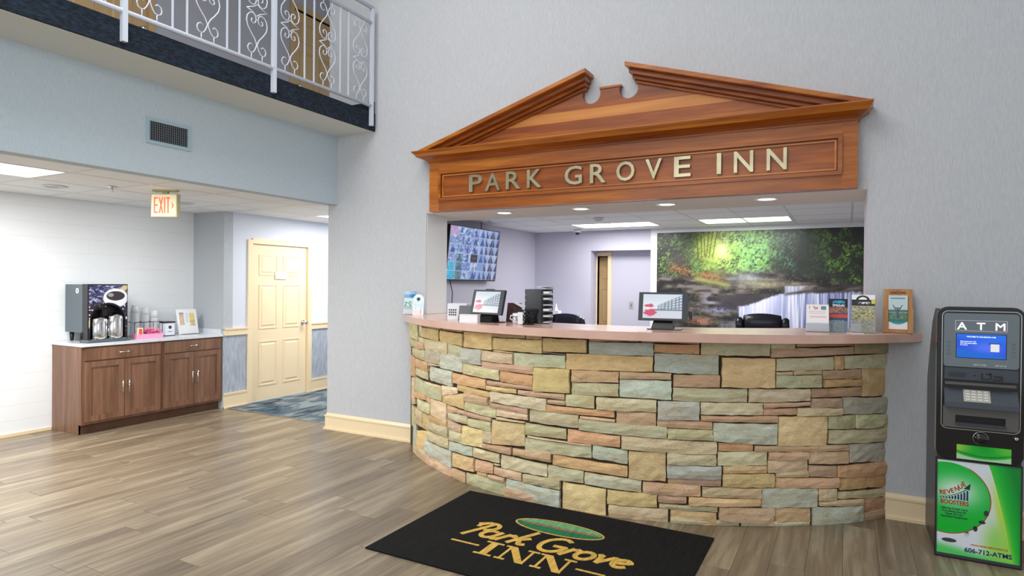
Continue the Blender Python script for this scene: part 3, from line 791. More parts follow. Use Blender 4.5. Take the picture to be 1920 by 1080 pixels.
def flare(b, z0, z1, e0, e1):
    f = lambda e, z: [(BX0-e*.92, BY-e, z), (BX1+e*.68, BY-e, z), (BX1+e*.68, YW-.001, z), (BX0-e*.92, YW-.001, z)]
    b.hexa(f(e0, z0), f(e1, z1))
b = MB(); flare(b, 2.700, 2.712, .012, .012); flare(b, 2.712, 2.728, .014, .035); flare(b, 2.728, 2.748, .038, .085); b.build('cove_moulding', M_cherryd, ps)
b = MB(); flare(b, 2.748, 2.775, .095, .112); flare(b, 2.775, 2.79, .115, .13); flare(b, 2.79, 2.80, .13, .13); b.build('cornice', M_cherry, ps)
# raking cornices
CXm = -1.72
for s in (-1, 1):
    xo, zo, xi, zi = (CXm + s*1.86, 2.80, CXm + s*.165, 3.322)
    dx, dz = xi-xo, zi-zo; L = math.hypot(dx, dz); ux, uz = dx/L, dz/L
    nx_, nz_ = (-uz, ux) if s < 0 else (uz, -ux)       # up-normal
    if nz_ < 0: nx_, nz_ = -nx_, -nz_
    def bar(nm, o0, o1, yf, m, cut):
        P = []
        for o in (o0, o1):
            # lines parallel to the rake, offset down by o; start at z=2.80, end at plumb cut
            x_at = lambda z: xo - nx_*o + (z-(zo-nz_*o))*dx/dz
            xe = xi - s*(-cut)*0 + (s*cut)
            ze = (zo-nz_*o) + (xe-(xo-nx_*o))*dz/dx
            P += [(x_at(2.8005), 2.8005), (xe, ze)]
        return MB().prism([P[0], P[1], P[3], P[2]], 'y', yf, YW-.001).build(nm, m, ps, bevel=.003)
    bar('raking_cornice', 0, .034, 4.735, M_cherry, 0)
    bar('raking_moulding', .0345, .070, 4.785, M_cherryd, .02)
    bar('raking_moulding', .0705, .096, 4.83, M_cherry, .035)
    bar('raking_moulding', .0965, .118, 4.862, M_cherryd, .045)
# tympanum with the scroll cut-outs
cl, cr_, rr = (-1.885, 3.146), (-1.565, 3.150), .079
sl = (3.322-2.80)/(1.86-.165)
def rake_z(x): return 2.80 + (1.86-abs(x-CXm))*sl - .10
xa = CXm-.195
tv = [(-3.30, 2.8005), (-3.30+.02, max(2.802, rake_z(-3.28))), (xa, rake_z(xa))]
a0, a1 = 112, 385
tv += [(cl[0]+rr*math.cos(R_(a)), cl[1]+rr*math.sin(R_(a))) for a in range(a0, a1+1, 13)]
tv += [(-1.806, 3.186), (-1.634, 3.186)]
tv += [(cr_[0]+rr*math.cos(R_(a)), cr_[1]+rr*math.sin(R_(a))) for a in range(155, 429, 13)]
xb = CXm+.195
tv += [(xb, rake_z(xb)), (-.16, max(2.802, rake_z(-.16))), (-.14, 2.8005)]
def clip(poly, z, keep_above):
    out = []
    for i in range(len(poly)):
        p, q = poly[i], poly[(i+1) % len(poly)]; a, c = (p[1] >= z) == keep_above or p[1] == z, (q[1] >= z) == keep_above or q[1] == z
        if a: out.append(p)
        if a != c: k = (z-p[1])/(q[1]-p[1]); out.append((p[0]+(q[0]-p[0])*k, z))
    return out
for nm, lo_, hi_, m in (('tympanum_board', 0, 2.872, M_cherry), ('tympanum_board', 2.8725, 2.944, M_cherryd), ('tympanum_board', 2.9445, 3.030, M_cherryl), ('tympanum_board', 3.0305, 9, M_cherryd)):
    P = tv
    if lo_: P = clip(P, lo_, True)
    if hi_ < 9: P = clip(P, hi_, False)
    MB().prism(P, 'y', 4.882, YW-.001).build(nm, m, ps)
MB().box(-1.812, -1.628, 4.872, YW-.001, 3.176, 3.192).build('pedestal_cap', M_cherry, ps, bevel=.002)
LXW = [('P', -3.053, -2.914), ('A', -2.883, -2.727), ('R', -2.669, -2.525), ('K', -2.459, -2.318), ('G', -2.103, -1.947), ('R', -1.876, -1.739), ('O', -1.649, -1.498), ('V', -1.409, -1.279), ('E', -1.184, -1.057), ('I', -0.865, -0.833), ('N', -0.743, -0.608), ('N', -0.517, -0.383)]
for ch, x0, x1 in LXW:
    me = text_mesh(ch, .2, .024, bold=.0022)
    xs_ = [v.co.x for v in me.vertices]; ys_ = [v.co.y for v in me.vertices]
    a, c, d, e = min(xs_), max(xs_), min(ys_), max(ys_)
    me.transform(T(x0, BY+.004, 2.399) @ UP @ Matrix.Diagonal(((x1-x0)/(c-a), .157/(e-d), 1, 1)) @ T(-a, -d, 0))
    me.materials.clear(); link('letter', me, M_brass, ps)

# ================================================================== LOBBY OBJECTS
# ---- floor mat
mt = thing('floor_mat', 'black rubber logo mat with gold lettering in front of the counter', 'floor mat', (-1.585, 3.40, 0))
M_rub = mat('ribbed_rubber', (22,22,23), (30,30,31), rough=.9, spec=.15, scale=120, stretch=(1,.05,1), bump=.7)
MB().box(-.885, .885, -.585, .572, 0, .009).build('rubber_base', M_rub, mt, bevel=.004)
def gold_mat(name, c):
    m = mat(name, c, tuple(int(x*.86) for x in c), rough=.8, scale=130, stretch=(1,.06,1), bump=.4, lo=.42, hi=.58); return m
M_gold = gold_mat('gold_inlay', (226,182,84)); M_mgreen = gold_mat('green_inlay', (18,118,74)); M_mbrown = gold_mat('brown_inlay', (150,112,92)); M_mlight = gold_mat('pale_green_inlay', (110,176,120))
def flat(polys, name, m, parent, z0=.0092, z1=.0102):
    b = MB()
    for i, p in enumerate(polys): b.prism(p, 'z', z0, z1+i*2e-5)
    return b.build(name, m, parent)
def stroke(pts, w0, w1=None, n=1):
    """calligraphic ribbon: list of (x, y) -> quads; pen is broad across the slant"""
    out = []
    for (x0, y0), (x1, y1) in zip(pts, pts[1:]):
        dx, dy = x1-x0, y1-y0; L = math.hypot(dx, dy)
        if L < 1e-6: continue
        ux, uy = dx/L, dy/L; e = w0*.3; nx_, ny_ = -uy*w0, ux*w0
        out.append([(x0-ux*e+nx_, y0-uy*e+ny_), (x0-ux*e-nx_, y0-uy*e-ny_), (x1+ux*e-nx_, y1+uy*e-ny_), (x1+ux*e+nx_, y1+uy*e+ny_)])
    return out
def arc(cx, cy, rx, ry, a0, a1, n=12): return [(cx+rx*math.cos(R_(a0+(a1-a0)*i/n)), cy+ry*math.sin(R_(a0+(a1-a0)*i/n))) for i in range(n+1)]
# script letters in unit boxes (x right, y up; x-height .5, cap 1)
G = {
 'P': ([(.18,-.1),(.45,.95)], arc(.42,.72,.30,.27,200,-80,16), [(.02,.80),(.30,1.0)]),
 'a': (arc(.25,.25,.22,.24,60,330,14), [(.50,.5),(.42,.08),(.52,0),(.66,.12)]),
 'r': ([(.06,.0),(.20,.5),(.20,.42),(.36,.5),(.40,.36)],),
 'k': ([(.05,0),(.32,1.02)], [(.14,.24),(.42,.52)], [(.24,.3),(.38,.02),(.54,.08)]),
 'G': (arc(.42,.48,.38,.48,50,330,18), [(.42,.42),(.78,.44),(.70,.12)]),
 'o': (arc(.25,.25,.23,.25,0,360,16),),
 'v': ([(.02,.46),(.12,.5),(.20,.02),(.46,.5),(.58,.46)],),
 'e': ([(.04,.22),(.40,.34)], arc(.24,.26,.22,.24,20,320,14)),
}
def script(word, x, y, s, w, sh=.35, fx=1.12):
    P = []; adv = {'P':.62,'a':.60,'r':.42,'k':.56,'G':.84,'o':.54,'v':.56,'e':.5}
    for ch in word:
        for pl in G[ch]: P += stroke([(x+s*(px*fx*1.05+py*sh), y+s*py) for px, py in pl], w)
        x += s*adv[ch]*fx
    return P
gp = script('Park', -.535, -.115, .215, .0155, .25, .93); gp += script('Grove', -.035, -.115, .215, .0155, .25, .93)
def rotp(P, cx, cy, a): c, s = math.cos(a), math.sin(a); return [[(cx+(x-cx)*c-(y-cy)*s, cy+(x-cx)*s+(y-cy)*c) for x, y in p] for p in P]
flat(gp, 'script_lettering', M_gold, mt)
def serif(ch, x, y, w, h):
    t, s = w*.26, h*.10
    bar = lambda a, c, d, e: [(a, d), (c, d), (c, e), (a, e)]
    if ch == 'I': return [bar(x+w*.5-t*.8, x+w*.5+t*.8, y, y+h), bar(x, x+w, y, y+s), bar(x, x+w, y+h-s, y+h)]
    return [bar(x+.12*w, x+.20*w, y, y+h), bar(x, x+.34*w, y, y+s), bar(x-.02*w, x+.22*w, y+h-s, y+h),
            [(x+.06*w, y+h), (x+.34*w, y+h), (x+.96*w, y), (x+.70*w, y)], bar(x+.86*w, x+.94*w, y, y+h), bar(x+.72*w, x+1.1*w, y+h-s, y+h)]
sp = serif('I', -.302, -.335, .115, .185) + serif('N', -.165, -.335, .195, .185) + serif('N', .062, -.335, .195, .185)
flat(sp, 'serif_lettering', M_gold, mt)
flat([[(-.512,-.246), (-.317,-.246), (-.317,-.228), (-.512,-.228)], [(.30,-.248), (.47,-.248), (.47,-.230), (.30,-.230)]], 'rule', M_gold, mt)
ov = lambda rx, ry: arc(-.007, .228, rx, ry, 0, 360, 40)[:-1]
flat([ov(.305, .108)], 'logo_ring', M_gold, mt)
flat([ov(.292, .096)], 'logo_ground', M_mgreen, mt, .0103, .0108)
top = arc(-.007, .228, .288, .091, 8, 172, 24)
flat([top + [(-.28,.236), (-.15,.250), (0,.236), (.12,.228), (.26,.222)]], 'logo_hills', M_mlight, mt, .0109, .0113)
zz = [(-.275+.029*i, .232 + (.020 if i % 2 else .004)) for i in range(20)]
flat([zz + [(.25,.218), (0,.212), (-.26,.220)]], 'logo_trees', M_mbrown, mt, .0114, .0117)

# ---- balcony railing
rl = thing('balcony_railing', 'white wrought iron balcony railing with heart scrollwork panels', 'railing', (-4.216, 0, 0))
posts = [-.025, 1.195, 2.415, 3.635, 4.845]
for y in posts:
    MB().box(-.017, .017, y-.017, y+.017, 3.135, 4.325).build('post', M_rail, rl, bevel=.003)
for z, r in ((4.315, .021), (4.165, .018), (3.335, .018)):
    MB().tube([(0, -.05, z), (0, 4.86, z)], r, 8).build('rail', M_rail, rl)
def spiral(cx, cy, r, a0, turns, n=14, k=.25): return [(cx+r*(1-(1-k)*i/n)*math.cos(R_(a0)+turns*2*math.pi*i/n), cy+r*(1-(1-k)*i/n)*math.sin(R_(a0)+turns*2*math.pi*i/n)) for i in range(n+1)]
def half_heart(s):
    # from the low outer curl through the waist, round the heart and into its spiral
    p = [(x*1, y) for x, y in spiral(.058, .085, .032, 200, .8, 10, .35)][::-1]
    p = [(.040,.110),(.058,.122),(.078,.112),(.088,.088),(.080,.062),(.058,.050),(.036,.058),(.018,.084),(.004,.118)]
    p += [(-.012,.150),(.0,.128)][:0]
    p += [(.004,.135),(.022,.170),(.060,.214),(.090,.258),(.100,.300),(.092,.340),(.068,.366),(.040,.372),(.016,.356),(.008,.326),(.018,.300),(.040,.290),(.056,.304),(.052,.324),(.040,.326)]
    return [(s*x, y) for x, y in p]
orn = MB()
for up in (0, 1):
    for s in (-1, 1):
        P = [(0, s_, (3.345+z) if not up else (4.155-z)) for s_, z in half_heart(s)]
        orn.tube(P, .0052, 5)
        orn.tube([(0, s*.052, 3.345 if not up else 4.155), (0, s*.052, 3.398 if not up else 4.102)], .005, 5)
for seg_ in ([(0,-.004,3.700),(0,-.040,3.724),(0,-.098,3.742)], [(0,-.098,3.742),(0,-.03,3.772),(0,.004,3.800)], [(0,.004,3.800),(0,.040,3.776),(0,.098,3.758)], [(0,.098,3.758),(0,.03,3.728),(0,-.004,3.700)]): orn.tube(seg_, .0052, 5)
om = orn.mesh('scrollwork'); om.materials.append(M_rail)
pk = MB().box(-.0055, .0055, -.0055, .0055, 3.335, 4.165).mesh('picket'); pk.materials.append(M_rail)
for a, c in zip(posts, posts[1:]):
    sc = (c-a)/1.22
    for k, d in enumerate((.17, .335, .445, .61, .775, .885, 1.05)):
        o = link('scrollwork' if k in (0, 3, 6) else 'picket', om if k in (0, 3, 6) else pk, None, rl); o.location = (0, a+d*sc, 0)

# ---- wall register
vt = thing('air_vent', 'blue grey metal air vent high on the header wall', 'air vent', (XH, 3.066, 2.72))
b = MB()
for q in ((-.185,.185,.074,.101), (-.185,.185,-.101,-.074)): b.box(0, .010, q[0], q[1], q[2], q[3])
for q in ((-.185,-.157), (.157,.185)): b.box(0, .010, q[0], q[1], -.074, .074)
b.build('frame', mat('vent_blue_grey', (160,184,194), rough=.45), vt, bevel=.003)
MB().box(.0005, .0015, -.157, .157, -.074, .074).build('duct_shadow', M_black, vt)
lv = MB().box(.002, .009, -.0016, .0016, -.074, .074).mesh('louver'); lv.materials.append(M_grey)
for i in range(18): o = link('louver', lv, None, vt); o.location = (0, -.149+i*.01753, 0)
hv = MB().box(.0016, .004, -.157, .157, -.0012, .0012).mesh('cross_bar'); hv.materials.append(M_grey)
for i in range(7): o = link('cross_bar', hv, None, vt); o.location = (0, 0, -.06+i*.02)

# ---- exit sign
ex = thing('exit_sign', 'cream exit sign with red letters hanging from the alcove ceiling', 'sign', (-5.70, 3.66, 2.42), R_(28))
M_ex = mat('exit_sign_cream', (236,228,190), rough=.5, emit=.25); M_exd = mat('exit_sign_housing', (196,190,146), rough=.5)
MB().box(-.14, .14, -.032, .032, -.014, 0).box(-.03, .03, -.016, .016, -.034, -.013).build('canopy', M_exd, ex, bevel=.002)
MB().box(-.155, .155, -.026, .030, -.248, -.034).build('housing', M_exd, ex, bevel=.004)
MB().box(-.146, .146, -.0285, -.0255, -.240, -.042).build('face', M_ex, ex)
M_red = mat('exit_red', (236,88,60), rough=.5, emit=.9)
def tallglyph(b, s_, x, z, w, h, t):
    if s_ == 'E':
        b.box(x, x+t, -.0298, -.0286, z, z+h)
        for q in (0, .5, 1): b.box(x+t, x+w, -.0298, -.0286, z+q*(h-t), z+q*(h-t)+t)
    if s_ == 'X':
        for a, c in ((x, x+w-t), (x+w-t, x)): b.prism([(a, z), (a+t, z), (c+t, z+h), (c, z+h)], 'y', -.0298-(.0003 if a == x else 0), -.0286)
    if s_ == 'I': b.box(x, x+t, -.0298, -.0286, z, z+h)
    if s_ == 'T': b.box(x+w/2-t/2, x+w/2+t/2, -.0298, -.0286, z, z+h-t); b.box(x, x+w, -.0298, -.0286, z+h-t, z+h)
for ch, x, wd in (('E',-.118,.046), ('X',-.060,.052), ('I',.002,.014), ('T',.026,.048)):
    b = MB(); tallglyph(b, ch, x, -.213, wd, .146, .014); b.build('letter', M_red, ex)
MB().prism([(.092,-.172), (.118,-.142), (.092,-.112), (.092,-.128), (.104,-.142), (.092,-.156)], 'y', -.0298, -.0286).build('arrow', M_red, ex)

ex.scale = (.80, 1, 1.03)
# ---- ceiling fittings
def sprinkler(label, loc, grp=None):
    t = thing('sprinkler_head', label, 'sprinkler', loc, group=grp)
    MB().rings([(.040, 0), (.040, -.004), (.016, -.010), (.008, -.012)], n=18).build('escutcheon', M_chrome, t)
    b = MB().rings([(.008, -.011), (.007, -.03)], n=10)
    b.tube([(-.012,0,-.018), (-.016,0,-.034), (0,0,-.046)], .0025, 5).tube([(.012,0,-.018), (.016,0,-.034), (0,0,-.046)], .0025, 5)
    b.rings([(.015,-.046), (.015,-.048)], n=12).build('sprinkler', M_steel, t)
sprinkler('chrome sprinkler head on the coffee alcove ceiling', (-5.93, 3.30, 2.419))
sprinkler('sprinkler head under the soffit between the downlights', (-1.45, 5.75, 2.40))
sprinkler('sprinkler head in the reception ceiling near the wall screen', (-4.28, 7.35, 2.419))
def round_vent(label, loc, grp=None):
    t = thing('ceiling_speaker', label, 'ceiling speaker', loc, group=grp)
    MB().rings([(.10, 0), (.10, -.006), (.085, -.010), (.082, -.004)], n=24, cap=False).build('rim', M_white, t)
    b = MB()
    for r in (.02, .04, .06, .078): b.rings([(r, -.003), (r, -.007), (r-.008, -.007), (r-.008, -.003)], n=20, cap=False)
    b.build('grille', M_steel, t)
round_vent('round ceiling speaker left of the sprinkler in the alcove ceiling', (-6.41, 3.06, 2.419))
round_vent('round ceiling speaker behind the exit sign', (-6.41, 4.34, 2.419))
def smoke(label, loc):
    t = thing('smoke_detector', label, 'smoke detector', loc)
    MB().rings([(.062, 0), (.062, -.018), (.050, -.024)], n=22).build('base', M_white, t)
    MB().rings([(.046, -.024), (.044, -.044), (.030, -.052), (.001, -.053)], n=22).build('sensor_cap', M_white, t)
smoke('white smoke detector on the reception ceiling above the left panel', (-2.80, 7.55, 2.419))
sc_ = thing('security_camera', 'small white dome security camera on the reception ceiling', 'camera', (-3.69, 9.02, 2.418))
MB().rings([(.055, 0), (.055, -.035), (.045, -.045)], n=20).build('housing', M_white, sc_)
MB().rings([(.038, -.044), (.034, -.066), (.018, -.080), (.001, -.084)], n=20).build('dome', M_blackg, sc_)

# ================================================================== COFFEE ALCOVE
CX = -6.742      # carcass face
def cabinet(label, y0, y1, end):
    t = thing('base_cabinet', label, 'cabinet', (0, y0, 0), group='coffee bar cabinets'); w_ = y1-y0
    b = MB().box(-7.286, CX-.02, 0.001, .018, .10, .888).box(-7.286, CX-.02, w_-.018, w_-.001, .10, .888).box(-7.286, CX-.02, .018, w_-.018, .10, .12).box(-7.286, -7.27, .018, w_-.018, .12, .888).box(-7.286, CX-.02, .018, w_-.018, .875, .888)
    if end: b.box(-7.286, -6.80, .001, .019, .001, .10)
    b.build('carcass', M_walnut, t, bevel=.001)
    if end: MB().box(-7.286, CX, -.006, .0005, .10, .8885).box(-7.286, -6.795, -.006, .0005, .001, .10).build('end_panel', M_walnut, t)
    fb = MB()
    for q in ((.001, .03, .10, .888), (w_-.03, w_-.001, .10, .888)): fb.box(CX-.02, CX, q[0], q[1], q[2], q[3])
    for q in ((.10, .135), (.725, .755), (.868, .888)): fb.box(CX-.02, CX, .03, w_-.03, q[0], q[1])
    fb.build('face_frame', M_walnut, t, bevel=.001)
    MB().box(-6.815, -6.80, .001, w_-.001, .001, .10).build('toe_kick', M_toe, t)
    d = MB().box(CX+.001, CX+.021, .022, w_-.022, .748, .874).build('drawer', M_walnut, t, bevel=.005, seg=2)
    def handle(nm, par, c, L, vert):
        y, z = c; b = MB()
        if vert: b.tube([(CX+.048, y, z-L/2), (CX+.048, y, z+L/2)], .0052, 8).tube([(CX+.02, y, z-L*.36), (CX+.048, y, z-L*.36)], .004, 6).tube([(CX+.02, y, z+L*.36), (CX+.048, y, z+L*.36)], .004, 6)
        else: b.tube([(CX+.048, y-L/2, z), (CX+.048, y+L/2, z)], .0052, 8).tube([(CX+.02, y-L*.36, z), (CX+.048, y-L*.36, z)], .004, 6).tube([(CX+.02, y+L*.36, z), (CX+.048, y+L*.36, z)], .004, 6)
        b.build(nm, M_chrome, par)
    handle('handle', d, (w_/2, .812), .14, False)
    m = w_/2
    for a, c, hy in ((.022, m-.003, m-.033), (m+.003, w_-.022, m+.033)):
        b = MB(); z0, z1, s = .128, .735, .058
        b.box(CX+.001, CX+.021, a, a+s, z0, z1).box(CX+.001, CX+.021, c-s, c, z0, z1).box(CX+.001, CX+.021, a+s, c-s, z0, z0+s).box(CX+.001, CX+.021, a+s, c-s, z1-s, z1)
        dr = b.build('door', M_walnut, t, bevel=.003)
        MB().box(CX+.001, CX+.010, a+s-.002, c-s+.002, z0+s-.002, z1-s+.002).build('door_panel', M_walnut, dr)
        handle('handle', dr, (hy, .44), .15, True)
cabinet('brown coffee bar cabinet under the coffee machine, nearer unit', 3.468, 4.292, True)
cabinet('brown coffee bar cabinet against the grey return wall, farther unit', 4.293, 5.055, False)
wt = MB().box(-7.288, -6.708, 3.452, 5.057, .8895, .921).box(-7.288, -6.74, 5.038, 5.058, .921, .975).build('worktop', M_wtop, bevel=.003)
tag(wt, 'white worktop running over both coffee bar cabinets', 'countertop')
ZT = .9212
# coffee machine (local: x 0..depth towards wall is negative, y width)
cm = thing('coffee_machine', 'dark grey coffee dispenser with a coffee cup picture front', 'coffee machine', (-6.79, 3.545, ZT))
W_, D_, H_ = .40, .42, .60
M_case = mat('slate_case', (84,96,104), rough=.42); M_casef = mat('black_trim', (26,28,32), rough=.35)
b = MB().box(-D_, -.10, 0, W_, .10, H_-.005); b.build('case', M_case, cm, bevel=.006, seg=2)
fr_pts = [(0,.0), (0,H_), (W_,H_), (W_,0), (W_-.025,0)] + [(W_/2 + .168*math.cos(R_(a))*(1), .235+.155*math.sin(R_(a))) for a in range(0, 181, 12)] + [(.025,0)]
def archfront(nm, y0, y1, m, par):
    # outline in (y,z), extruded in x
    return MB().prism([(p[0], p[1]) for p in fr_pts], 'x', y0, y1).build(nm, m, par, bevel=0)
archfront('front_frame', -.10, -.002, M_casef, cm)
MB().box(-.105, -.095, .02, W_-.02, .04, .42).build('alcove_back', M_casef, cm)
MB().box(-.12, .035, -.012, W_+.012, .004, .028).build('drip_tray', M_case, cm, bevel=.004)
MB().box(-.10, .02, .03, W_-.03, .0285, .034).build('drip_grille', M_steel, cm)
for x, y in ((-D_+.05, .04), (-D_+.05, W_-.04), (-.12, .04), (-.12, W_-.04)):
    MB().rings([(.014, .004), (.018, .03), (.022, .10)], c=(x, y, 0), n=10).build('leg', M_black, cm)
def cupart(U, V):
    X, Y = U*.40, V*.6
    c = np.zeros(U.shape+(3,)) + np.array([62,64,110.])
    n = fbm(X+.4*Y, Y*2.6, 26, 3); n2 = vnoise(X+Y, Y*2, 95, 9)
    c = mixc(c, (176,178,216), sm(.48,.62,n)); c = mixc(c, (24,22,44), sm(.6,.72,n2))
    dark = sm(.42,.36, Y-.25*X); c = mixc(c, (38,24,42), dark*.8); c = mixc(c, (230,224,236), dark*sm(.70,.8,vnoise(X,Y,60,5)))
    c = mixc(c, (214,200,150), sm(.008,0, np.abs((Y-.20)-(X-.02)*1.05)-.035)*(1.0))
    c = mixc(c, (236,236,246), sm(1.04,.96, ((X-.275)/.125)**2+((Y-.455)/.10)**2))
    c = mixc(c, (250,250,255), sm(1.04,.96, ((X-.275)/.112)**2+((Y-.475)/.066)**2))
    c = mixc(c, (58,50,60), sm(1.05,.95, ((X-.275)/.094)**2+((Y-.477)/.050)**2))
    c = mixc(c, (150,160,150), sm(1.05,.9, ((X-.225)/.03)**2+((Y-.487)/.02)**2))
    return c
def masked(name, W, H, nx, ny, fn, m, parent, M, keep):
    o = picture(name, W, H, nx, ny, fn, m, parent, M)
    b = bmesh.new(); b.from_mesh(o.data); inv = M.inverted()
    dl = [f for f in b.faces if not keep(*(lambda p: (p.x, p.z))(inv @ f.calc_center_median()))]
    bmesh.ops.delete(b, geom=dl, context='FACES'); b.to_mesh(o.data); b.free(); return o
MF = T(.0005, 0, 0) @ RZ(90)       # local x-> +y, -y -> +x
masked('picture_panel', .40, .60, 110, 150, cupart, M_print, cm, MF, lambda x, z: x > .012 and x < .392 and z > .10 and z < .59 and (((x-.2)/.178)**2+((z-.235)/.172)**2 > 1 and not (z < .235 and .022 < x < .378)))
for y, r, h in ((.120, .080, .262), (.282, .080, .285)):
    MB().rings([(r*.95, .034), (r, .06), (r, h-.03), (r*.82, h-.01), (r*.3, h+.005), (.012, h+.02), (.001, h+.022)], c=(-.035, y, 0), n=28).build('carafe', M_chrome, cm)
MB().box(-.08, -.012, .15, .20, .27, .33).box(-.06, -.03, .165, .185, .235, .27).build('spout', M_black, cm, bevel=.004)
for k in range(3): MB().rings([(.007, 0), (.006, .006), (.001, .007)], c=(-.095, .165+.03*k, .362), n=10, axis='z').build('indicator_button', mat('button_red' if k == 1 else 'button_white', (220,60,60) if k == 1 else (230,230,220), emit=.5), cm)
MB().rings([(.028, -.001), (.028, -.003)], c=(-.19, 0, .53), n=20, axis='y').build('round_sticker', M_white, cm)
MB().box(-.196, -.184, -.0045, -.003, .52, .545).build('sticker_mark', M_dgrey, cm)
MB().tube([(-.11,-.006,.0), (-.11,-.008,.09), (-.11,.01,.11)], .008, 6).build('water_hose', M_black, cm)
# pink packet tray
pt = thing('packet_tray', 'pink plastic tray in front of the cup rack', 'tray', (-6.86, 4.20, ZT))
M_pink = mat('pink_plastic', (255,168,206), rough=.4)
b = MB().box(-.07, .09, -.13, .13, 0, .006).box(.084, .09, -.13, .13, .006, .055).box(-.07, -.064, -.13, .13, .006, .055).box(-.064, .084, -.13, -.124, .006, .055).box(-.064, .084, .124, .13, .006, .055)
b.build('tray_body', M_pink, pt, bevel=.002)
rs = random.Random(11)
M_pk = mat('pink_packet', (226,84,140), (246,150,190), rough=.5, scale=30)
pb = MB()
for i in range(46):
    M = T(rs.uniform(-.04, .06), rs.uniform(-.02, .11), rs.uniform(.02, .105)) @ Matrix.Rotation(rs.uniform(0, 6), 4, 'Z') @ Matrix.Rotation(rs.uniform(-.9, .9), 4, 'X') @ Matrix.Rotation(rs.uniform(-.9, .9), 4, 'Y')
    pb.box(-.022, .022, -.015, .015, -.002, .002, M)
pkt = pb.build('sweetener_packets', M_pk, None); pkt['kind'] = 'stuff'
tag(pkt, 'heap of pink sweetener packets in the pink tray', 'packets', loc=(-6.86, 4.20, ZT))
st = thing('stirrer_box', 'small orange and white carton standing in the pink tray', 'box', (-6.83, 4.10, ZT+.0065), R_(-14))
MB().box(-.018, .018, -.028, .028, 0, .115).build('carton', mat('carton_white', (240,230,224), rough=.5), st, bevel=.001)
MB().box(.0182, .0188, -.014, .020, .035, .105).build('orange_label', mat('label_orange', (236,96,48), rough=.5), st)
MB().box(.0182, .0187, -.024, .024, .004, .022).build('dark_label', M_dgrey, st)
# wire cup rack and cup stacks
rk = thing('cup_rack', 'black wire rack holding the paper cup stacks', 'rack', (-7.07, 4.30, ZT))
b = MB()
for y in (-.16, -.055, .055, .16):
    b.tube([(.075, y, .003), (.075, y, .17), (-.075, y, .17), (-.075, y, .003)], .003, 5)
for x in (-.075, .075):
    for z in (.01, .17): b.tube([(x, -.16, z), (x, .16, z)], .003, 5)
b.build('wire_frame', M_black, rk)
lb = ('leftmost', 'middle', 'rightmost')
cup = MB().rings([(.034, 0), (.042, .10), (.044, .104)], n=20).mesh('cup'); M_cup = mat('paper_cup_white', (236,242,246), rough=.5); cup.materials.append(M_cup)
for k, (y, nn) in enumerate(((-.115, 21), (0, 19), (.108, 16))):
    t = thing('cup_stack', f'{lb[k]} upturned stack of white paper cups in the wire rack', 'cups', (-7.07, 4.30+y, ZT+.004), group='paper cup stacks')
    b = MB()
    for i in range(nn): b.rings([(.042, i*.013), (.0405, i*.013+.012)], n=20)
    b.rings([(.0405, nn*.013), (.030, nn*.013+.085), (.0285, nn*.013+.085)], n=20)
    b.build('cups', M_cup, t)
cn = thing('lidded_canister', 'white square canister with a black lid beside the cup rack', 'canister', (-7.0, 4.525, ZT))
MB().box(-.052, .052, -.055, .055, .008, .150).build('body', mat('canister_white', (226,230,240), rough=.35), cn, bevel=.006, seg=2)
MB().box(-.058, .058, -.062, .062, .150, .166).build('lid', M_black, cn, bevel=.003); MB().box(-.056, .056, -.060, .060, 0, .008).build('foot', M_black, cn)
b = MB(); b.rings([(.020, .0522), (.020, .0532)], c=(0, .0, .10), n=18, axis='x'); b.build('round_emblem', M_dgrey, cn)
MB().box(.0522, .0530, -.03, .03, .045, .052).build('label_line', M_grey, cn)
# acrylic sign holder
sh = thing('sign_holder', 'white tabletop sign card leaning near the return wall', 'sign', (-7.0, 4.80, ZT), 0)
Ms = RZ(90) @ T(0, 0, 0) @ Matrix.Rotation(R_(-12), 4, 'X')
MB(Ms).box(-.13, .13, 0, .004, .002, .305).build('acrylic_panel', mat('card_white', (250,251,254), rough=.25), sh)
MB(RZ(90)).box(-.10, .10, -.05, .06, 0, .004).build('base', M_dgrey, sh)
def cardart(U, V):
    c = np.zeros(U.shape+(3,)) + np.array([250,251,254.])
    def rect(c, u0, u1, v0, v1, col): return mixc(c, col, ((U > u0) & (U < u1) & (V > v0) & (V < v1)).astype(float))
    n = fbm(U, V, 14, 4)
    c = rect(c, .10, .34, .36, .86, (214,190,160)); c = mixc(c, (150,160,176), ((U>.10)&(U<.34)&(V>.80)&(V<.88)).astype(float))
    c = mixc(c, (236,206,170), ((U>.10)&(U<.34)&(V>.36)&(V<.70)).astype(float)*sm(.5,.6,n)); c = rect(c, .62, .90, .30, .84, (240,220,130))
    c = mixc(c, (206,186,150), ((U>.62)&(U<.90)&(V>.30)&(V<.58)).astype(float)*sm(.4,.6,n))
    c = rect(c, .40, .58, .44, .86, (226,232,244)); return c
picture('printed_card', .25, .295, 60, 60, cardart, M_print, sh, Ms @ T(-.125, -.0005, .008))

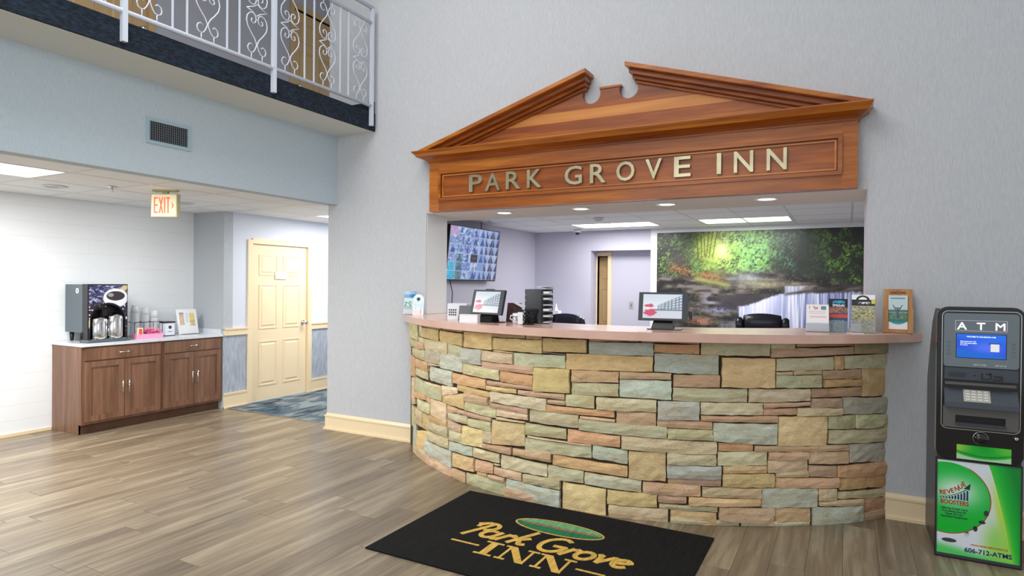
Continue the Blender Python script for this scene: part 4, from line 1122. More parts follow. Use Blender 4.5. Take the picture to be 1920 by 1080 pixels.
# ================================================================== RECEPTION ROOM THINGS
def mural(U, V):
    # the print is 3.92 m wide and 1.66 m tall; X, Y run in steps of about 7 mm from its top left corner
    X = U*3.92*142.6; Y = (1-V)*1.66*128.6
    n1 = fbm(X, Y, .05, 1); n2 = fbm(X, Y, .22, 5); n3 = fbm(X, Y, .55, 8, 3); n4 = fbm(X, Y, .035, 21); lf = fbm(X+Y*.4, Y, .38, 61, 3)
    G = lambda cx, cy, sx, sy: np.exp(-(((X-cx)/sx)**2+((Y-cy)/sy)**2))
    c = np.zeros(U.shape+(3,)) + np.array([42,56,36.])
    c = mixc(c, (86,122,66), sm(.42,.66,lf)); c = mixc(c, (30,34,32), sm(.56,.42,n1)*.75)
    s = G(165, 42, 72, 50); c = mixc(c, (118,166,78), np.clip(s*1.5,0,1)*sm(.25,.7,n2)); c = mixc(c, (186,206,110), np.clip(s*1.2,0,1)*sm(.5,.7,lf)*.9)
    s2 = G(112, 32, 30, 32); c = mixc(c, (198,212,96), np.clip(s2*1.5,0,1)*(.35+.5*n3)); c = mixc(c, (240,242,190), G(134,36,12,14)*.75)
    s4 = G(205, 42, 36, 42); c = mixc(c, (104,166,108), np.clip(s4*1.3,0,1)*sm(.38,.62,lf)*.8); c = mixc(c, (164,208,120), np.clip(s4,0,1)*sm(.56,.7,n3)*.7)
    for tx, ln in ((84,4),(93,1),(99,2),(106,-3),(113,-5),(121,-6)):
        c = mixc(c, (58,58,30), sm(1.3,.3,np.abs(X-tx-(Y-20)*ln*.03))*sm(52,44,Y)*.8)
    d = sm(205,258,X+60*(n1-.5))*sm(120,92,Y); c = mixc(c, (40,43,42), d*.85)
    c = mixc(c, (74,122,94), d*sm(.50,.66,lf)*sm(330,250,X)*.8*sm(.40,.6,n4)); c = mixc(c, (80,128,44), sm(290,345,X)*sm(.48,.62,lf)*sm(114,92,Y)*.9*sm(.40,.60,n1)); c = mixc(c, (150,178,74), sm(290,350,X)*sm(.56,.68,n3)*sm(.46,.6,n2)*sm(114,92,Y)*.9*sm(.42,.6,n1))
    c = mixc(c, (100,164,70), G(288,98,17,10)*sm(.42,.6,n3)*1.1)
    l = sm(66,16,X); c = mixc(c, (54,58,60), sm(78,26,X)*sm(.56,.42,n2)*.6); c = mixc(c, (150,184,78), l*sm(.54,.68,n3)*sm(.42,.6,lf)); c = mixc(c, (84,70,74), G(48,52,26,18)*.7)
    yr = 76+8*np.sin(X*.02)+14*(n1-.5); rk = sm(yr-5, yr+7, Y + .10*(X-40)*(X < 140) - .05*(X-140)*(X > 140))
    rn = fbm(X*.45, Y*1.5, .09, 31, 5); rc = np.zeros_like(c)+np.array([66,60,58.]); rc = mixc(rc, (120,112,108), sm(.54,.72,rn)); rc = mixc(rc, (34,32,36), sm(.54,.36,rn)); rc = mixc(rc, (110,122,72), sm(.58,.7,n2)*.4)
    c = c*(1-rk[...,None]) + rc*rk[...,None]
    yb = 66+(X-20)*.19; bnd = np.exp(-((Y-yb)/8)**2)*sm(18,36,X)*sm(150,126,X); c = mixc(c, (196,112,66), bnd*sm(.36,.62,n3)*.9); c = mixc(c, (158,164,84), np.exp(-((Y-yb-10)/5)**2)*sm(70,92,X)*sm(160,136,X)*.8)
    c = mixc(c, (120,134,74), G(134,76,22,9)*.7*(.5+n3*.6)); c = mixc(c, (96,150,80), G(84,72,16,10)*sm(.4,.6,n3)*.9)
    c = mixc(c, (158,164,162), G(182,86,30,11)*(.5+.6*n2)); c = mixc(c, (168,162,132), G(222,98,42,6)*(.4+.7*n3)); c = mixc(c, (60,56,62), sm(119,122,Y+.02*X)*sm(150,143,Y+.14*(X-150))*sm(112,132,X)*sm(262,236,X)*.85)
    c = mixc(c, (156,150,172), G(112,128,16,12)*sm(.42,.6,rn)); c = mixc(c, (146,154,190), G(128,147,26,5)*sm(.4,.55,n3)); c = mixc(c, (108,112,136), G(145,176,26,10)*sm(.4,.6,n3)); c = mixc(c, (100,168,88), G(58,146,9,12)*sm(.4,.6,n3)); c = mixc(c, (196,120,76), G(92,168,24,6)*sm(.42,.6,n3)*1.1)
    # falling water
    st = .6*fbm(X, Y*.03, .16, 52, 3)+.4*vnoise(X, Y*.02, .55, 57); up = sm(252,255,X)*sm(296,284,X+(Y-102)*1.2)*sm(99,102,Y)*sm(118,114,Y); c = mixc(c, (206,210,236), up*(.35+.75*st))
    ytop = 137-24*sm(170, 258, X)-(X-262)*.03*(X > 262)+5*(n2-.5)
    mn = sm(164,176,X+26*(vnoise(X,Y*.1,.18,77)-.5))*sm(400,372,X)*sm(ytop-1.5, ytop+3, Y); wc = np.zeros_like(c)+np.array([158,166,206.]); wc = mixc(wc, (226,228,246), sm(.46,.64,st)); wc = mixc(wc, (88,100,148), sm(.46,.32,st)*sm(236,300,X)*.95)
    wc = mixc(wc, (224,226,244), np.exp(-((X-206-(Y-150)*-.25)/30)**2)*.75); wc = mixc(wc, (74,72,92), sm(.44,.32,st)*sm(206,176,X)*.9)
    c = c*(1-mn[...,None]) + wc*mn[...,None]
    c = mixc(c, (64,60,64), np.exp(-((Y-(109+(300-X)*.14))/2.6)**2)*sm(246,262,X)*sm(392,380,X)*.85)
    return c*1.02 - 2
mu = picture('mural', 3.92, 1.66, 460, 200, mural, M_print, None)
mu.location = (-2.524, RY1-.012, .694); tag(mu, 'forest waterfall photo mural printed on the reception rear wall', 'mural')
struct(MB().box(-2.525, 1.4, RY1-.011, RY1, .69, 2.355).build('wall_mural_backing', M_white)).name = 'trim_8'

# wall-mounted security screen
tv = thing('wall_screen', 'black wall screen showing a grid of security camera pictures', 'screen', (-4.46, 6.53, 1.60))
Mt = Matrix.Rotation(R_(6.2), 4, 'Y') @ RZ(90)     # local x -> +y, -y -> +x, leaning forward
TW, TH = 1.27, .715
MB(Mt).box(0, TW, 0, .045, 0, TH).build('casing', M_black, tv, bevel=.004)
def tvart(U, V):
    NX, NY = 7, 6; cu, cv = U*NX, V*NY; i, j = np.minimum(cu.astype(int), NX-1), np.minimum(cv.astype(int), NY-1); fu, fv = cu-i, cv-j
    rnd = np.random.RandomState(5).rand(8, 8, 6); r = rnd[i, j]
    c = np.zeros(U.shape+(3,)) + np.array([110,138,196.]); c = mixc(c, (176,196,226), r[..., 0]*.8)
    tri = sm(.06,-.06, np.abs(fu-.5)-.42*(1-fv)*(.4+.6*r[..., 2])); c = mixc(c, (44,70,150), tri*(r[..., 1] > .25)*.85)
    tri2 = sm(.06,-.06, .42*fv+.06-np.abs(fu-.5)); c = mixc(c, (36,44,84), tri2*(i >= 5)*.9); c = mixc(c, (196,208,226), np.exp(-((fu-.5)/.16)**2)*(i >= 5)*.7)
    n = vnoise(U*40, V*30, 1.0, 3); c = mixc(c, (206,218,238), sm(.6,.9,n)*(i < 4)*.8); c = mixc(c, (50,70,116), sm(.38,.1,n)*(i < 4)*.7)
    c = mixc(c, (60,190,220), ((i == 0) & (j < 2))*sm(.5,.3,np.abs(fu-.5))*.8); c = mixc(c, (200,150,190), ((i == 0) & (j == 5))*.7); c = mixc(c, (70,120,110), ((i == 1) & (j < 3))*sm(.4,.6,n)*.8)
    blk = ((i == 3) & (j == 2)); c = mixc(c, (34,30,40), blk.astype(float)); c = mixc(c, (226,220,226), blk*sm(.04,.02,np.abs(fv-.5))*sm(.28,.24,np.abs(fu-.5)))
    ln = (fu < .03) | (fv < .04); return mixc(c, (196,206,232), ln*.75)
picture('screen', TW-.024, TH-.03, 150, 90, tvart, M_screen, tv, Mt @ T(.012, -.0012, .018))
MB(Mt).box(TW*.35, TW*.65, .045, .07, .2, .5).build('wall_bracket', M_dgrey, tv)
cb = MB().tube([(0,.0,0), (.02,.03,-.15), (-.01,.06,-.34), (.0,.08,-.62)], .006, 6).build('screen_cable', M_black); tag(cb, 'black cable hanging below the wall screen', 'cable', loc=(-4.50, 6.70, 1.60))
cb = MB().tube([(0,0,0), (.005,-.004,-.05), (0,0,-.115)], .006, 6).build('screen_cable', M_black); tag(cb, 'short black cable from the ceiling to the top of the wall screen', 'cable', loc=(-4.47, 7.42, 2.418))
sw = thing('light_switch', 'small grey light switch plate on the lavender niche wall', 'light switch', (-3.005, NB, 1.245))
MB().box(-.036, .036, -.006, 0, -.058, .058).build('plate', mat('switch_plate', (176,174,176), rough=.4), sw, bevel=.002); MB().box(-.010, .010, -.012, -.006, -.022, .022).build('rocker', M_grey, sw)
# office chairs
def office_chair(label, x, y, rz):
    t = thing('office_chair', label, 'office chair', (x, y, 0), R_(rz), 'office chairs behind the counter')
    L = mat('black_leather', (30,32,44), rough=.28, bump=.1, scale=50)
    b = MB()
    for i in range(9):          # padded back, curved
        pass
    def pad(nm, w0, w1, z0, z1, th, y0, lean, m, seg=8, bulge=.03):
        bb = bmesh.new(); V = []
        for f in (0, 1):
            for j in range(seg+1):
                v = j/seg; hw = (w0+(w1-w0)*v)*(1-.12*max(0, v-.82)/.18); row = []
                for i in range(9):
                    u = i/8*2-1; edge = max(abs(u)**4, abs(v*2-1)**6)
                    yy = y0 + lean*v + (th*(1-edge*.8)/2 + bulge*(1-u*u)*(1 if f == 0 else 0))*(-1 if f == 0 else 1)
                    row.append(bb.verts.new((u*hw, yy, z0+(z1-z0)*v + (.02*(1-u*u) if j == seg else 0))))
                V.append(row)
        n = seg+1
        for f in (0, 1):
            for j in range(seg):
                for i in range(8):
                    q = [V[f*n+j][i], V[f*n+j][i+1], V[f*n+j+1][i+1], V[f*n+j+1][i]]
                    fc = bb.faces.new(q if f == 0 else q[::-1]); fc.smooth = True
        for j in range(seg):
            for i in (0, 8): fc = bb.faces.new([V[j][i], V[j+1][i], V[n+j+1][i], V[n+j][i]][::(1 if i == 0 else -1)]); fc.smooth = True
        for i in range(8):
            bb.faces.new([V[0][i+1], V[0][i], V[n][i], V[n][i+1]]); bb.faces.new([V[seg][i], V[seg][i+1], V[n+seg][i+1], V[n+seg][i]])
        bmesh.ops.recalc_face_normals(bb, faces=bb.faces)
        me = bpy.data.meshes.new(nm); bb.to_mesh(me); bb.free(); return link(nm, me, m, t)
    pad('backrest', .20, .215, .58, 1.205, .09, .20, .10, L)
    for s in (-1, 1): pad('backrest_wing', .045, .04, .60, 1.165, .06, .225, .09, L).location = (s*.235, .0, 0)
    MB().box(-.25, .25, -.26, .22, .44, .55).build('seat', L, t, bevel=.035, seg=3)
    for s in (-1, 1):
        MB().tube([(s*.27,.14,.50), (s*.31,.12,.62), (s*.31,-.02,.70), (s*.31,-.16,.66), (s*.27,-.14,.50)], .017, 8).build('armrest', M_black, t)
    MB().rings([(.03, .10), (.03, .44)], n=14).build('gas_column', M_dgrey, t)
    for k in range(5):
        a = R_(72*k+18); x1, y1 = .30*math.cos(a), .30*math.sin(a)
        lg = MB().tube([(0, 0, .12), (x1*.6, y1*.6, .10), (x1, y1, .07)], .018, 8).build('base_leg', M_black, t)
        MB().rings([(.027, -.02), (.027, .02)], c=(x1, y1, .031), n=12, axis='x').build('castor', M_black, lg)
    return t
office_chair('dark office chair in front of the narrow rear doorway', -2.80, 7.0, 165)
office_chair('black leather office chair in front of the waterfall mural', -.81, 7.55, 182).scale = (1, 1, 1.035)
rc_ = thing('rear_cabinet', 'low white cabinet in the rear corner of the reception room', 'cabinet', (-4.14, 9.10, 0))
MB().box(-.40, .40, -.22, .22, 0, 1.04).build('carcass', M_white, rc_, bevel=.004); MB().box(-.42, .42, -.23, .23, 1.04, 1.06).build('top', M_white, rc_, bevel=.003)
tb = thing('tissue_box', 'white tissue box on the rear cabinet, tissue peak showing behind the chair', 'tissue box', (-4.02, 8.98, 1.061))
MB().box(-.06, .06, -.06, .06, 0, .09).build('carton', M_white, tb, bevel=.003)
MB().rings([(.045, .085), (.03, .11), (.018, .14), (.004, .20)], n=7).build('tissue', mat('tissue_white', (248,248,252), rough=.8), tb)

# ================================================================== THINGS ON THE COUNTERTOP
ZC = 1.2605
def customer_display(label, x, y, rz, flip=False):
    t = thing('customer_display', label, 'display', (x, y, ZC), R_(rz), 'customer displays')
    Mx = T(0, 0, .155) @ RX(-14)
    MB(Mx).box(-.165, .165, -.012, .012, -.098, .098).build('bezel', M_dgrey, t, bevel=.008, seg=3)
    MB(Mx).box(-.04, .04, -.010, .014, .0985, .106).build('camera_bar', M_black, t, bevel=.002)
    def art(U, V):
        c = np.zeros(U.shape+(3,)) + np.array([236,242,248.]); c = mixc(c, (206,224,240), sm(.6,.9,V)*.5)
        base = .36; top = .55+.42*(U-.38)/.62
        bl = (U > .38) & (V > base) & (V < top); st = (np.sin((V-.36)/np.maximum(top-.36,.02)*30) > .1)
        c = mixc(c, (150,168,188), bl.astype(float)); c = mixc(c, (236,240,246), (bl & st).astype(float)*.9); c = mixc(c, (96,116,136), (bl & (np.sin(U*70) > .6)).astype(float)*.7)
        c = mixc(c, (90,110,120), ((V > .32) & (V < .37) & (U > .25)).astype(float)*.7); c = mixc(c, (222,224,236), (V < .32).astype(float))
        n = vnoise(U, V, 22, 4)
        for cx, cy, rx, ry in ((.16,.52,.12,.07), (.18,.24,.16,.14)): c = mixc(c, (222,86,116), sm(1.15,.7,((U-cx)/rx)**2+((V-cy)/ry)**2+ (n-.5)*1.2))
        return c
    picture('screen', .262, .168, 70, 46, art, M_screen, t, Mx @ T(-.135, -.0128, -.084))
    MB().hexa([(-.075,-.05,.006),(.075,-.05,.006),(.075,.05,.006),(-.075,.05,.006)], [(-.058,.0,.078),(.058,.0,.078),(.058,.05,.078),(-.058,.05,.078)]).build('stand', M_black, t, bevel=.003)
    MB().box(-.10, .125, -.065, .065, 0, .0055).build('base_plate', M_black, t, bevel=.002)
    return t
customer_display('left customer display on the counter, angled beside the black file trays', -2.485, 4.24, -12)
d2 = customer_display('right customer display on the counter in front of the mural edge', -1.105, 4.26, 8)
MB().box(.17, .195, -.006, .012, .075, .125).build('card_reader', M_blackg, d2, bevel=.002)
# printer and dark pad at the left
pr_ = thing('receipt_printer', 'white receipt printer left of the first display', 'printer', (-2.86, 4.42, ZC), R_(12))
MB().box(-.085, .085, -.08, .08, 0, .135).build('body', M_white, pr_, bevel=.010, seg=2)
vb = MB()
for i in range(4):
    for k in range(3): vb.box(-.072+i*.018, -.060+i*.018, -.0815, -.0800, .035+k*.020, .048+k*.020)
vb.build('vent_slots', M_dgrey, pr_)
pd = thing('card_pad', 'dark grey tilted pad standing before the white printer', 'card terminal', (-2.69, 4.24, ZC), R_(14))
MB(RX(-16)).box(-.068, .068, 0, .014, .006, .128).build('pad', mat('pad_grey', (104,104,108), rough=.4), pd, bevel=.004)
MB().box(-.05, .05, .0, .06, 0, .012).build('foot', M_dgrey, pd, bevel=.002)
nb = thing('card_box', 'white card box below the left customer display', 'box', (-2.585, 4.13, ZC), R_(10))
MB().box(-.075, .075, -.03, .03, 0, .058).build('box', mat('card_stock', (240,240,246), rough=.6), nb, bevel=.002); MB().box(-.077, .077, -.032, .032, .058, .062).build('lid', M_white, nb)
# file trays
ft = thing('file_trays', 'stack of glossy black file trays on the back edge of the counter', 'file trays', (-2.115, 4.375, ZC), R_(18))
for k in range(6):
    z = .004 + k*.044
    b = MB().box(-.085, .105, -.11, .11, z, z+.004).box(-.085, -.080, -.11, .11, z+.004, z+.038).box(-.08, .105, .105, .11, z+.004, z+.038).box(.045, .050, -.11, .105, z+.004, z+.038)
    tr = b.build('tray', M_blackg, ft)
    MB().box(.055, .100, -.105, .10, z+.005, z+.005+.006*(1+k % 3)).build('papers', M_white, tr)
MB().box(-.078, .042, -.112, -.106, .004, .262).build('front_cover', M_blackg, ft, bevel=.004)
pp = MB()
rs = random.Random(5)
for i in range(5): pp.box(-.035, .035, -.09, .09, i*.004, i*.004+.002, T(rs.uniform(-.006,.006), 0, 0) @ RZ(rs.uniform(-9, 9)) @ Matrix.Rotation(rs.uniform(-.05,.12), 4, 'Y'))
o = pp.build('loose_papers', M_white); tag(o, 'loose papers on top of the black file trays', 'papers', loc=(-2.06, 4.395, ZC+.268))
wb_ = thing('wire_basket', 'black wire basket left of the file trays', 'basket', (-2.095, 4.155, ZC))
b = MB()
for k in range(14):
    a = 2*math.pi*k/14; c_ = 2*math.pi*(k+3)/14
    b.tube([(.050*math.cos(a), .050*math.sin(a), .003), (.060*math.cos(c_), .060*math.sin(c_), .105)], .0022, 5)
    b.tube([(.050*math.cos(c_), .050*math.sin(c_), .003), (.060*math.cos(a), .060*math.sin(a), .105)], .0022, 5)
for r, z in ((.050,.003), (.060,.105)): b.tube([(r*math.cos(2*math.pi*i/20), r*math.sin(2*math.pi*i/20), z) for i in range(21)], .003, 5)
b.rings([(.048,.0), (.048,.003)], n=18); b.build('wire_body', M_black, wb_)
MB().box(-.045, -.005, -.068, -.062, .004, .094).build('tag_card', M_white, wb_)
db = thing('brown_bag', 'small dark brown bag with a white paper flap behind the wire basket', 'bag', (-2.335, 4.405, ZC))
MB().hexa([(-.06,-.035,0),(.06,-.035,0),(.06,.035,0),(-.06,.035,0)], [(-.05,-.025,.15),(.05,-.025,.15),(.05,.025,.15),(-.05,.025,.15)]).build('bag', mat('brown_bag', (58,40,40), (90,60,56), rough=.6, scale=30), db, bevel=.012, seg=2)
MB(T(.06,-.03,.13) @ Matrix.Rotation(R_(25), 4, 'Y')).box(-.05, .07, -.02, .02, 0, .012).build('paper_flap', M_white, db, bevel=.004)
mg = thing('patterned_mug', 'white mug with a grey pattern left of the wire basket', 'mug', (-2.212, 4.225, ZC))
MB().rings([(.034, 0), (.040, .004), (.040, .078), (.036, .078), (.035, .01)], n=24).build('mug_body', M_white, mg)
MB().tube([(-.036,0,.062), (-.062,0,.058), (-.066,0,.034), (-.038,0,.018)], .005, 6).build('handle', M_white, mg)
MB().rings([(.0404, .022), (.0404, .058)], n=24, cap=False).build('pattern_band', mat('mug_pattern', (230,230,232), (110,112,118), rough=.4, scale=70, lo=.45, hi=.55), mg)
# brochures
def art_blue(U, V):
    c = np.zeros(U.shape+(3,)) + np.array([206,226,236.]); c = mixc(c, (36,120,180), ((V > .70)).astype(float)*(.5+.5*sm(.3,.7,U))); c = mixc(c, (20,90,150), sm(.72,.80,U)*(V > .3)*.9)
    n = fbm(U, V*2, 12, 2, 3); c = mixc(c, (90,150,110), ((V > .22) & (V < .55) & (U < .62))*sm(.45,.6,n)); c = mixc(c, (240,244,250), ((V > .86)).astype(float)*.5); c = mixc(c, (250,250,252), (V < .2).astype(float)*.8); return c
def holder(label, x, y, rz, art, w, h, nm='brochure_holder', grp=None):
    t = thing(nm, label, 'brochures', (x, y, ZC), R_(rz), group=grp); Mx = RX(-10)
    clear = mat('clear_acrylic', (250,252,255), rough=.05, tr=.9)
    MB(Mx).box(-w/2, w/2, 0, .012, .006, h).build('brochure', M_white, t)
    picture('cover', w, h-.006, 80, 140, art, M_print, t, Mx @ T(-w/2, -.0008, .006))
    MB(Mx).box(-w/2-.004, w/2+.004, .013, .0155, 0, h*.85).build('back_panel', clear, t)
    MB(Mx).box(-w/2-.004, w/2+.004, -.006, -.004, 0, h*.33).box(-w/2-.004, w/2+.004, -.004, .013, 0, .003).build('front_lip', clear, t)
    MB().box(-w/2, w/2, .0, .06, 0, .003).build('foot', clear, t)
    return t
bh = holder('blue and white brochures at the left end of the counter by the wall', -3.70, 4.82, 24, art_blue, .115, .225)
def art_pale(U, V):
    c = np.zeros(U.shape+(3,)) + np.array([226,240,246.]); n = vnoise(U, V, 12, 6); c = mixc(c, (176,214,226), sm(.4,.7,n)*(V > .35)*.6); c = mixc(c, (246,222,214), ((V < .33) & (U < .75)).astype(float)); c = mixc(c, (206,96,96), ((V < .38) & (U > .75) & (U < .85)).astype(float)); return c
t = thing('door_hanger_card', 'pale rounded card with a round hole beside the blue brochures', 'card', (-3.545, 4.745, ZC), R_(22), None)
Mx = RX(-8); Wd, Hd = .105, .20
pts = [(-Wd/2, .004), (Wd/2, .004)] + [(Wd/2*math.cos(R_(a)), Hd-Wd/2+Wd/2*math.sin(R_(a))) for a in range(0, 181, 15)]
MB(Mx).prism(pts, 'y', 0, .006).build('card', mat('pale_card', (226,240,246), rough=.4), t)
picture('print_area', .088, .125, 40, 50, art_pale, M_print, t, Mx @ T(-.044, -.0008, .008))
MB(Mx).rings([(.017, -.0012), (.017, -.0004)], c=(0, 0, .152), n=20, axis='y').build('round_hole', M_dgrey, t)
MB().box(-.05, .05, -.01, .05, 0, .0045).build('foot', M_white, t)
def art_card(U, V):
    c = np.zeros(U.shape+(3,)) + np.array([246,246,250.]); n = vnoise(U, V, 14, 9)
    c = mixc(c, (224,120,110), ((V > .82) & (V < .93) & (U > .12) & (U < .52))*sm(.5,.62,n)); c = mixc(c, (70,120,110), ((V > .80) & (V < .94) & (U > .66) & (U < .88)).astype(float)*.8)
    for v in (.74,.70,.66): c = mixc(c, (196,150,150), ((np.abs(V-v) < .007) & (U > .12) & (U < .85)).astype(float)*.8)
    for v in (.55,.51): c = mixc(c, (230,120,120), ((np.abs(V-v) < .008) & (U > .15) & (U < .88)).astype(float)*.8)
    return c
holder('white card with red print lines, leftmost of the brochure stands at the right end', -.165, 4.63, 6, art_card, .135, .185)
def art_b2(U, V):
    c = np.zeros(U.shape+(3,)) + np.array([60,80,96.]); n = fbm(U, V*2, 22, 3, 3)
    c = mixc(c, (16,22,34), (V > .74).astype(float)); c = mixc(c, (60,190,226), ((V > .86) & (V < .95) & (U > .2) & (U < .85))*sm(.35,.5,n)); c = mixc(c, (226,234,240), ((V > .76) & (V < .83) & (U > .2) & (U < .85))*sm(.35,.5,n))
    c = mixc(c, (190,120,90), ((V > .55) & (V < .74))*sm(.35,.6,n)); c = mixc(c, (214,70,74), ((V > .42) & (V < .52)).astype(float)); c = mixc(c, (120,176,186), ((V < .34))*sm(.2,.7,n)); c = mixc(c, (60,90,150), ((V < .34) & (U > .8)).astype(float)); return c
holder('brochures with a blue title and red band, second brochure stand from the left', -.045, 4.70, 2, art_b2, .115, .225)
def art_b3(U, V):
    c = np.zeros(U.shape+(3,)) + np.array([176,170,150.]); n = fbm(U, V*2, 16, 7, 3); n2 = fbm(U, V*2, 22, 17, 3)
    c = mixc(c, (248,248,250), (V > .86).astype(float)); c = mixc(c, (26,32,34), (((V > .70) & (V < .87)) | ((V > .82) & (np.abs(np.hypot((U-.48)/.24, (V-.86)/.10)-1) < .22))).astype(float)); c = mixc(c, (240,240,240), ((V > .755) & (V < .80) & (U > .25) & (U < .78))*sm(.4,.5,n2))
    c = mixc(c, (226,216,70), ((V > .76) & (V < .86) & (U > .84)).astype(float)); c = mixc(c, (96,110,56), (V < .70)*sm(.5,.65,n)); c = mixc(c, (230,224,130), (V < .62)*sm(.55,.7,n2)); c = mixc(c, (90,84,110), (V < .6)*sm(.62,.8,1-n)); c = mixc(c, (210,214,220), ((V < .22) & (U < .4))*.8); return c
holder('tall brochures with a white top and dark arch emblem, right of the red banded ones', .100, 4.715, -2, art_b3, .135, .255)
wh = thing('wooden_brochure_holder', 'wooden brochure holder leaning on the wall at the right end of the counter', 'brochures', (.305, 4.85, ZC), R_(0))
Mx = RX(-6)
MB(Mx).box(-.082, .082, 0, .012, 0, .292).build('back_board', M_oak, wh, bevel=.001)
MB(Mx).prism([(-.085,0), (-.056,0), (-.056,.15), (-.085,.165)], 'y', -.022, 0).build('side_rail', M_oak, wh)
MB(Mx).prism([(.085,0), (.056,0), (.056,.15), (.085,.165)], 'y', -.022, 0).build('side_rail', M_oak, wh)
MB(Mx).box(-.056, .056, -.022, 0, 0, .024).build('bottom_rail', M_oak, wh)
def art_wh(U, V):
    c = np.zeros(U.shape+(3,)) + np.array([206,226,226.]); n = vnoise(U, V, 14, 4)
    c = mixc(c, (60,110,170), ((V > .89) & (V < .93) & (U > .1) & (U < .88)).astype(float)*.8); c = mixc(c, (40,100,96), ((V < .57) & (V > .5)).astype(float)*.8); c = mixc(c, (90,130,80), ((V < .5) & (V > .22))*sm(.3,.6,n)); c = mixc(c, (56,100,84), ((V < .5) & (V > .22))*sm(.5,.3,n)*.8)
    c = mixc(c, (90,90,110), sm(.07,.04,np.abs(U-.48))*(V > .3)*(V < .62)*.9); w_ = .10+1.1*np.clip(V-.58,0,.2); c = mixc(c, (70,72,86), (sm(.04,.01,np.abs(np.abs(U-.48)-w_)))*(V > .56)*(V < .72)*.9); c = mixc(c, (50,54,66), ((np.abs(V-.63) < .012) & (np.abs(U-.48) < .2))*.8)
    lw = .22-.9*(.25-(U-.5)**2)*.5; c = mixc(c, (30,130,130), ((V < .30) & (V > .30-.42*(.25-(U-.5)**2)-.05)).astype(float)*.8); c = mixc(c, (246,244,246), (V < .20-.40*(.25-(U-.5)**2)+.03).astype(float)); return c
MB(Mx).box(-.054, .054, -.010, -.002, .0245, .25).build('brochure', M_white, wh)
picture('cover', .108, .225, 50, 90, art_wh, M_print, wh, Mx @ T(-.054, -.0107, .0248))
MB(Mx).box(-.045, .045, -.0014, -.0004, .262, .274).build('burnt_lettering', mat('burnt_mark', (120,62,28), (176,112,58), rough=.7, scale=160, lo=.45, hi=.55), wh)
MB(Mx).rings([(.026, -.0235), (.024, -.0222)], c=(.015, 0, .004), n=18, axis='y')
cp_ = MB().box(-.05, .05, -.018, .018, 0, .003).build('business_card_stack', M_white); tag(cp_, 'small white card lying before the rightmost brochure stand', 'card', loc=(.055, 4.635, ZC))

# ================================================================== CASH MACHINE
am = thing('cash_machine', 'black cash machine with a lit letter panel and green advert beside the counter', 'cash machine', (.472, 4.38, 0))
AW = .402
prof_unused = [(0,.0), (0,.60), (.012,.615), (.012,1.415), (.035,1.452), (.16,1.452), (.30,1.36), (.52,1.02), (.54,.98), (.54,.0)]
body = MB()
body.prism([(.0005,0), (.0005,.602), (.022,.615), (.022,1.40), (.045,1.44), (.16,1.44), (.30,1.35), (.51,1.02), (.53,.98), (.53,0)], 'x', .006, AW-.006)
M_atmside = mat('charcoal_steel', (66,62,62), rough=.35, metal=.3)
body.build('body', M_atmside, am)
MB().box(0, AW, -.006, .018, .004, .574).build('lower_door', M_black, am, bevel=.004)
def rrect(x0, x1, z0, z1, r, n=5):
    P = []
    for cx, cz, a in ((x1-r, z1-r, 0), (x0+r, z1-r, 90), (x0+r, z0+r, 180), (x1-r, z0+r, 270)):
        P += [(cx+r*math.cos(R_(a+90*i/n)), cz+r*math.sin(R_(a+90*i/n))) for i in range(n+1)]
    return P
MB().prism(rrect(-.002, AW+.002, .577, 1.455, .055), 'y', -.014, .045).build('fascia', M_blackg, am, bevel=.004)
# rounded bright bezel line + grey face
def ring(b, P, Q, y0, y1):
    n = len(P); f = lambda p, y: (p[0], y, p[1])
    for i in range(n):
        k = (i+1) % n
        b.hexa([f(P[i],y0), f(P[k],y0), f(Q[k],y0), f(Q[i],y0)], [f(P[i],y1), f(P[k],y1), f(Q[k],y1), f(Q[i],y1)])
b = MB(); ring(b, rrect(.020, .386, .752, 1.432, .03), rrect(.0235, .3825, .7555, 1.4285, .027), -.020, -.012); b.build('bezel_line', M_chrome, am)
MB().prism(rrect(.030, .376, 1.112, 1.418, .016), 'y', -.018, -.012).build('display_face', mat('display_grey', (116,128,134), rough=.22), am)
b = MB(); ring(b, rrect(.084,.322,1.318,1.378,.002,1), rrect(.0855,.3205,1.3195,1.3765,.002,1), -.0192, -.018); b.build('letter_frame', mat('pale_lilac', (216,196,226), rough=.4, emit=.4), am)
M_atmw = mat('lit_letter_white', (255,246,255), rough=.4, emit=2.2)
for ch, x in (('A', .115), ('T', .203), ('M', .291)): text('letter', ch, .058, M_atmw, am, T(x, -.0192, 1.326), depth=.0012, bold=0, sx=1.15)
MB().box(.088, .320, -.0188, -.018, 1.163, 1.303).build('screen_surround', M_black, am)
def art_atm(U, V):
    c = np.zeros(U.shape+(3,)) + np.array([20,84,226.]); c = mixc(c, (84,116,250), np.exp(-(((U-.6)/.35)**2+((V-.45)/.3)**2))); c = mixc(c, (10,110,214), sm(.32,.2,V+.3*(U-.4))*.8); c = mixc(c, (30,130,246), sm(.7,1,V+.2*U)*.6)
    c = mixc(c, (30,40,90), ((U > .66) & (U < .9) & (np.abs(V-.62) < .03)).astype(float)*.7); return mixc(c, (238,238,246), ((U > .70) & (U < .865) & (V > .28) & (V < .62)).astype(float))
scn = picture('screen', .226, .134, 80, 50, art_atm, M_screen, am, T(.091, -.0192, 1.166))
M_txw = mat('screen_text_white', (240,244,255), emit=1)
for s_, x, z, sz in (('WELCOME TO OUR BRANCH ATM', .204, 1.283, .0085), ('Please insert your card', .108, 1.256, .0078), ('then enter your number', .108, 1.246, .0078), ('for service', .108, 1.236, .0078)):
    text('screen_text', s_, sz, M_txw, scn, T(x, -.0197, z), depth=.0004, bold=.0002, align='CENTER' if z > 1.27 else 'LEFT')
